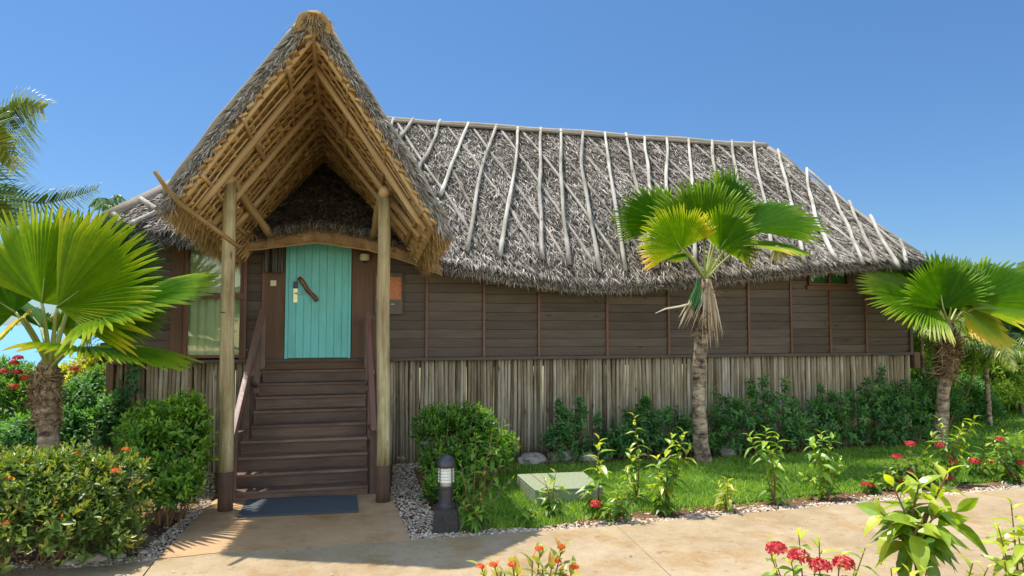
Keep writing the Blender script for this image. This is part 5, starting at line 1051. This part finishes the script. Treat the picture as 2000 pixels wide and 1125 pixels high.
# foreground plants, near side of the path
def at0(px, d): q = P3(px, 600, d); q[2] = 0; return q
gF = 'foreground plants on the near side of the path'
plant('tall foreground shrub with long glossy leaves on thin dark stems', at0(1792, 4.0), [(1795, 945), (1745, 950), (1850, 925), (1770, 985, .1), (1830, 1000, -.1), (1720, 1000), (1880, 990, .15), (1800, 1020, -.15), (1835, 950, .1)], 0.247, 'ixora', 'shrub', gF, n=10, slen=.42, t0=.5, t1=.4, geo=leafgeo(6, .38, .35, .5, .95), sr=.008, fork=(1788, 1085))
plant('foreground shrub with four red flower heads bottom right of centre', at0(1590, 3.8), [(1500, 1065), (1560, 1045), (1600, 1060), (1545, 1095), (1640, 1090), (1690, 1070), (1515, 1100), (1590, 1110), (1670, 1110)], 0.156, 'ixora', 'shrub', gF, n=10, slen=.3, t0=.4, t1=.5, flowers=[(1517, 1074, -.1), (1560, 1088, -.15), (1602, 1107, -.2), (1648, 1102, -.1)], frad=.055)
plant('yellow green shrub cut off by the right edge, foreground', at0(1985, 3.9), [(1975, 985), (2005, 1000), (1950, 1030), (1990, 1050), (2030, 1010), (1960, 1085), (2020, 1080), (1985, 1110)], 0.169, 'ixora', 'shrub', gF, n=12, slen=.4, t0=.5, t1=.45)
plant('small shrub tips at the bottom edge between the taller foreground shrubs', at0(1760, 3.6), [(1740, 1110), (1775, 1118), (1810, 1112), (1900, 1100), (1930, 1108)], 0.130, 'ixora', 'shrub', gF, n=8, slen=.25, t0=.5)
plant('foreground bush with orange tubular flower tips at the bottom centre', at0(1030, 3.7), [(940, 1108), (965, 1105), (1000, 1102), (1055, 1075), (1098, 1070), (1040, 1095), (1080, 1100), (1010, 1118), (1120, 1110), (1060, 1112), (985, 1120), (1095, 1118)], 0.111, 'hedge', 'shrub', gF, n=20, slen=.4, t0=.6, t1=.25, tipsmall=.8, flowers=[(938, 1107), (963, 1104), (1053, 1072), (1097, 1068), (1000, 1103), (1122, 1108), (1088, 1096)], frad=.022, fmat='orange_petal', geo=LEAF_M)

# shrubs along the pole skirt, right part
gS = 'dull green shrubs along the foot of the pole skirt'
sk = [('small feathery shrub on the skirt between the round bush and the cover box', (1112, 850, 10.5), .34, .3, .36, 200), ('low dark shrub right of the feathery one', (1210, 860, 10.8), .4, .3, .3, 220), ('shrub with one thin leader left of the middle palm trunk', (1262, 840, 10.9), .34, .28, .38, 210),
 ('dark shrub directly behind the middle palm trunk', (1345, 850, 11.0), .36, .3, .32, 200), ('full dark shrub right of the middle palm trunk', (1430, 825, 11.1), .46, .36, .46, 340), ('tall thin shrub rising against the skirt', (1510, 820, 11.3), .36, .3, .5, 260), ('wide dark shrub above the grass', (1590, 825, 11.5), .5, .35, .42, 330), ('dark shrub left of the big coral rock', (1650, 810, 11.8), .42, .34, .44, 260),
 ('bushy shrub above the big coral rock', (1720, 805, 12.1), .5, .38, .5, 360), ('tallest dark shrub at the cottage corner', (1775, 800, 12.3), .46, .42, .55, 360)]
for (lab, c, rx, ry, rz, K) in sk:
    cc = P3(*c); sub = [(cc, (rx, ry, rz))] + [(cc + np.array([rng.uniform(-1, 1) * rx, rng.uniform(-.4, .4) * ry, rng.uniform(-.5, .25) * rz]), (rx * .6, ry * .7, rz * .6)) for _ in range(3)]
    for _ in range(4): sub.append((cc + np.array([rng.uniform(-1, 1) * rx, rng.uniform(-.2, .5) * ry, rz * rng.uniform(.5, 1.0)]), (.1, .1, rng.uniform(.15, .4))))
    sub.append((np.array([cc[0], cc[1], .2]), (rx * 1.05, ry, .25)))
    shrub('skirt_shrub', lab, 'shrub', sub, int(K * (.85 if cc[0] < 5.5 else .62)), 8, .1, 'bluebush', gS, slen=.17, t0=.32, t1=.45, stems=8, geo=LEAF_M, surf=.65, up=.3, tn=.16)
for k, (x, y, d) in enumerate([(1255, 768, 10.9), (1370, 775, 11.1), (1395, 765, 11.1), (1505, 765, 11.2), (1510, 785, 11.3), (1285, 790, 10.9)]): pass

# ---- trees and bushes behind, right
gR = 'bushes behind the lawn on the right'
def bigbush(label, px, py, d, rx, ry, rz, K, L, mat, geo=LEAF_S, t0=.3, t1=.4, name='garden_bush', stems=12, grp=gR, nl=9, slen=.35):
    cc = P3(px, py, d); sub = [(cc, (rx, ry, rz))]
    for _ in range(7): sub.append((cc + np.array([rng.uniform(-1, 1) * rx * .8, rng.uniform(-.8, .8) * ry, rng.uniform(-.8, .6) * rz]), (rx * rng.uniform(.4, .65), ry * .5, rz * rng.uniform(.35, .55))))
    sub.append((np.array([cc[0], cc[1], max(.5, cc[2] * .4)]), (rx, ry, max(.5, cc[2] * .45))))
    shrub(name, label, 'bush', sub, K, nl, L, mat, grp, geo, slen, t0, t1, stems, sr=.02)
bigbush('bright bamboo leaved bush just behind the right cottage corner', 1800, 690, 15.0, .9, .8, .85, 1100, .17, 'bush', LEAF_N, .55, .35)
bigbush('dark green bush at the foot of the right cottage corner', 1815, 790, 14.2, .65, .6, .7, 700, .11, 'bluebush', LEAF_S, .2, .4)
bigbush('yellow green bamboo leaved bush behind the right palm trunk', 1900, 720, 16.5, 1.25, .9, .95, 1500, .18, 'bush', LEAF_N, .6, .35)
bigbush('dark bush behind the right palm trunk above the lawn', 1885, 800, 15.4, .7, .5, .55, 700, .12, 'bluebush', LEAF_S, .25, .4)
bigbush('sunlit bush at the right edge above the lawn', 1985, 745, 17.0, 1.1, .9, .8, 1200, .18, 'bush', LEAF_N, .6, .35)
bigbush('tall dark tree mass behind the right bushes', 1950, 640, 21, 2.2, 1.5, 1.0, 1800, .2, 'bluebush', LEAF_M, .25, .45, 'garden_tree')
bigbush('dark leafy tree at the far right edge', 2060, 620, 22, 1.8, 1.5, 1.2, 1300, .2, 'bluebush', LEAF_M, .2, .4, 'garden_tree')
bigbush('leafy tree between the far cottage and the right palm', 1850, 670, 20, 1.2, 1.2, .7, 1000, .18, 'bush', LEAF_M, .45, .4, 'garden_tree')
# feathery garden palms right
for lab, px, py, d, K in [('arching feather palm right of the right palm trunk', 1925, 700, 14.5, 9), ('short feather palm between the cottage corner and the right palm', 1800, 660, 14.3, 9), ('feather palm half hidden at the right edge', 1990, 690, 16.5, 10)]:
    b0 = at0(px, d); c0 = P3(px, py, d); root = empty('feather_palm', b0, lab, 'palm tree', 'feathery garden palms on the right'); palmtrunk(root, [b0, (b0 + c0) / 2, c0 - [0, 0, .0]], [.05, .045, .04])
    for k in range(K):
        a = k * 2.4; e = rng.uniform(.3, 1.1); dd = np.array([math.cos(a), math.sin(a), 0]); l = rng.uniform(.9, 1.25)
        feather(root, [c0, c0 + dd * l * .35 + [0, 0, l * .45 * e], c0 + dd * l * .8 + [0, 0, l * .4 * e], c0 + dd * l * 1.15 + [0, 0, l * (.4 * e - .35)]], .42, 34, t0=.6, droop=.5, lw=.028)
# ---- behind, left
gL = 'bushes behind the left palm'
bigbush('dull green bush far behind the left palm trunk', 60, 745, 16, .8, .8, .45, 500, .14, 'bluebush', LEAF_M, .4, .4, grp=gL)
bigbush('bush left of the cottage behind the yellow one', 225, 790, 13, .5, .8, .6, 500, .12, 'bush', LEAF_M, .35, .4, grp=gL)
bigbush('far bush outside the left edge', -90, 740, 15, 1.0, .8, .9, 600, .14, 'bush', LEAF_M, .35, .4, grp=gL)

# ---- neighbouring thatched cottage, far right
c0 = P3(1830, 640, 30); nb = empty('distant_cottage', (c0[0], c0[1], 0), 'distant cottage with grey thatch and pale roof poles behind the right corner', 'cottage')
mb = MB(); ox, oy = c0[0], c0[1]
E4 = np.array([[ox - 3.2, oy - 3, 2.2], [ox + 6, oy - 3, 2.2], [ox + 6, oy + 3, 2.2], [ox - 3.2, oy + 3, 2.2]]); r0 = np.array([ox - .6, oy, 4.15]); r1 = np.array([ox + 3.4, oy, 4.15])
V = np.concatenate([E4, [r0, r1], E4 - [0, 0, .25]]); mb.add(V, [np.array([[0, 1, 5, 4], [2, 3, 4, 5]]), np.array([[1, 2, 5], [3, 0, 4]]), np.array([[0, 6, 7, 1], [1, 7, 8, 2], [2, 8, 9, 3], [3, 9, 6, 0], [6, 9, 8, 7]])], .5); rf_ = mb.build('roof', M['thatch_base'], nb)
mb = MB(); n = 7000; q = rng.uniform(0, 1, n); t = rng.uniform(0, 1, n) ** .8; A_ = E4[0] + (E4[1] - E4[0]) * q[:, None]; R_ = r0 + (r1 - r0) * q[:, None]; P = A_ + (R_ - A_) * t[:, None]; scat(mb, BLADE, P + [0, -.01, .02], nrm(A_ - R_) + rng.normal(0, .3, P.shape), np.array([[0, -.5, .8]]) + rng.normal(0, .4, P.shape), .3, rng.beta(2, 1.5, n), base_w=.05); mb.build('thatch_layer', M['thatch'], rf_)
for k in range(12):
    q = (k + .5) / 12; a = r0 + (r1 - r0) * q; b_ = E4[0] + (E4[1] - E4[0]) * q; mb = MB(); mb.tube(np.array([a + [0, -.02, .1], b_ + [0, .2, .25]]), .045, 6); mb.build('roof_pole', M['silver_pole'], rf_)
mb = MB(); mb.box((ox + 1.4, oy, 1.1), (8, 5, 2.25)); mb.build('wall', M['siding'], nb)
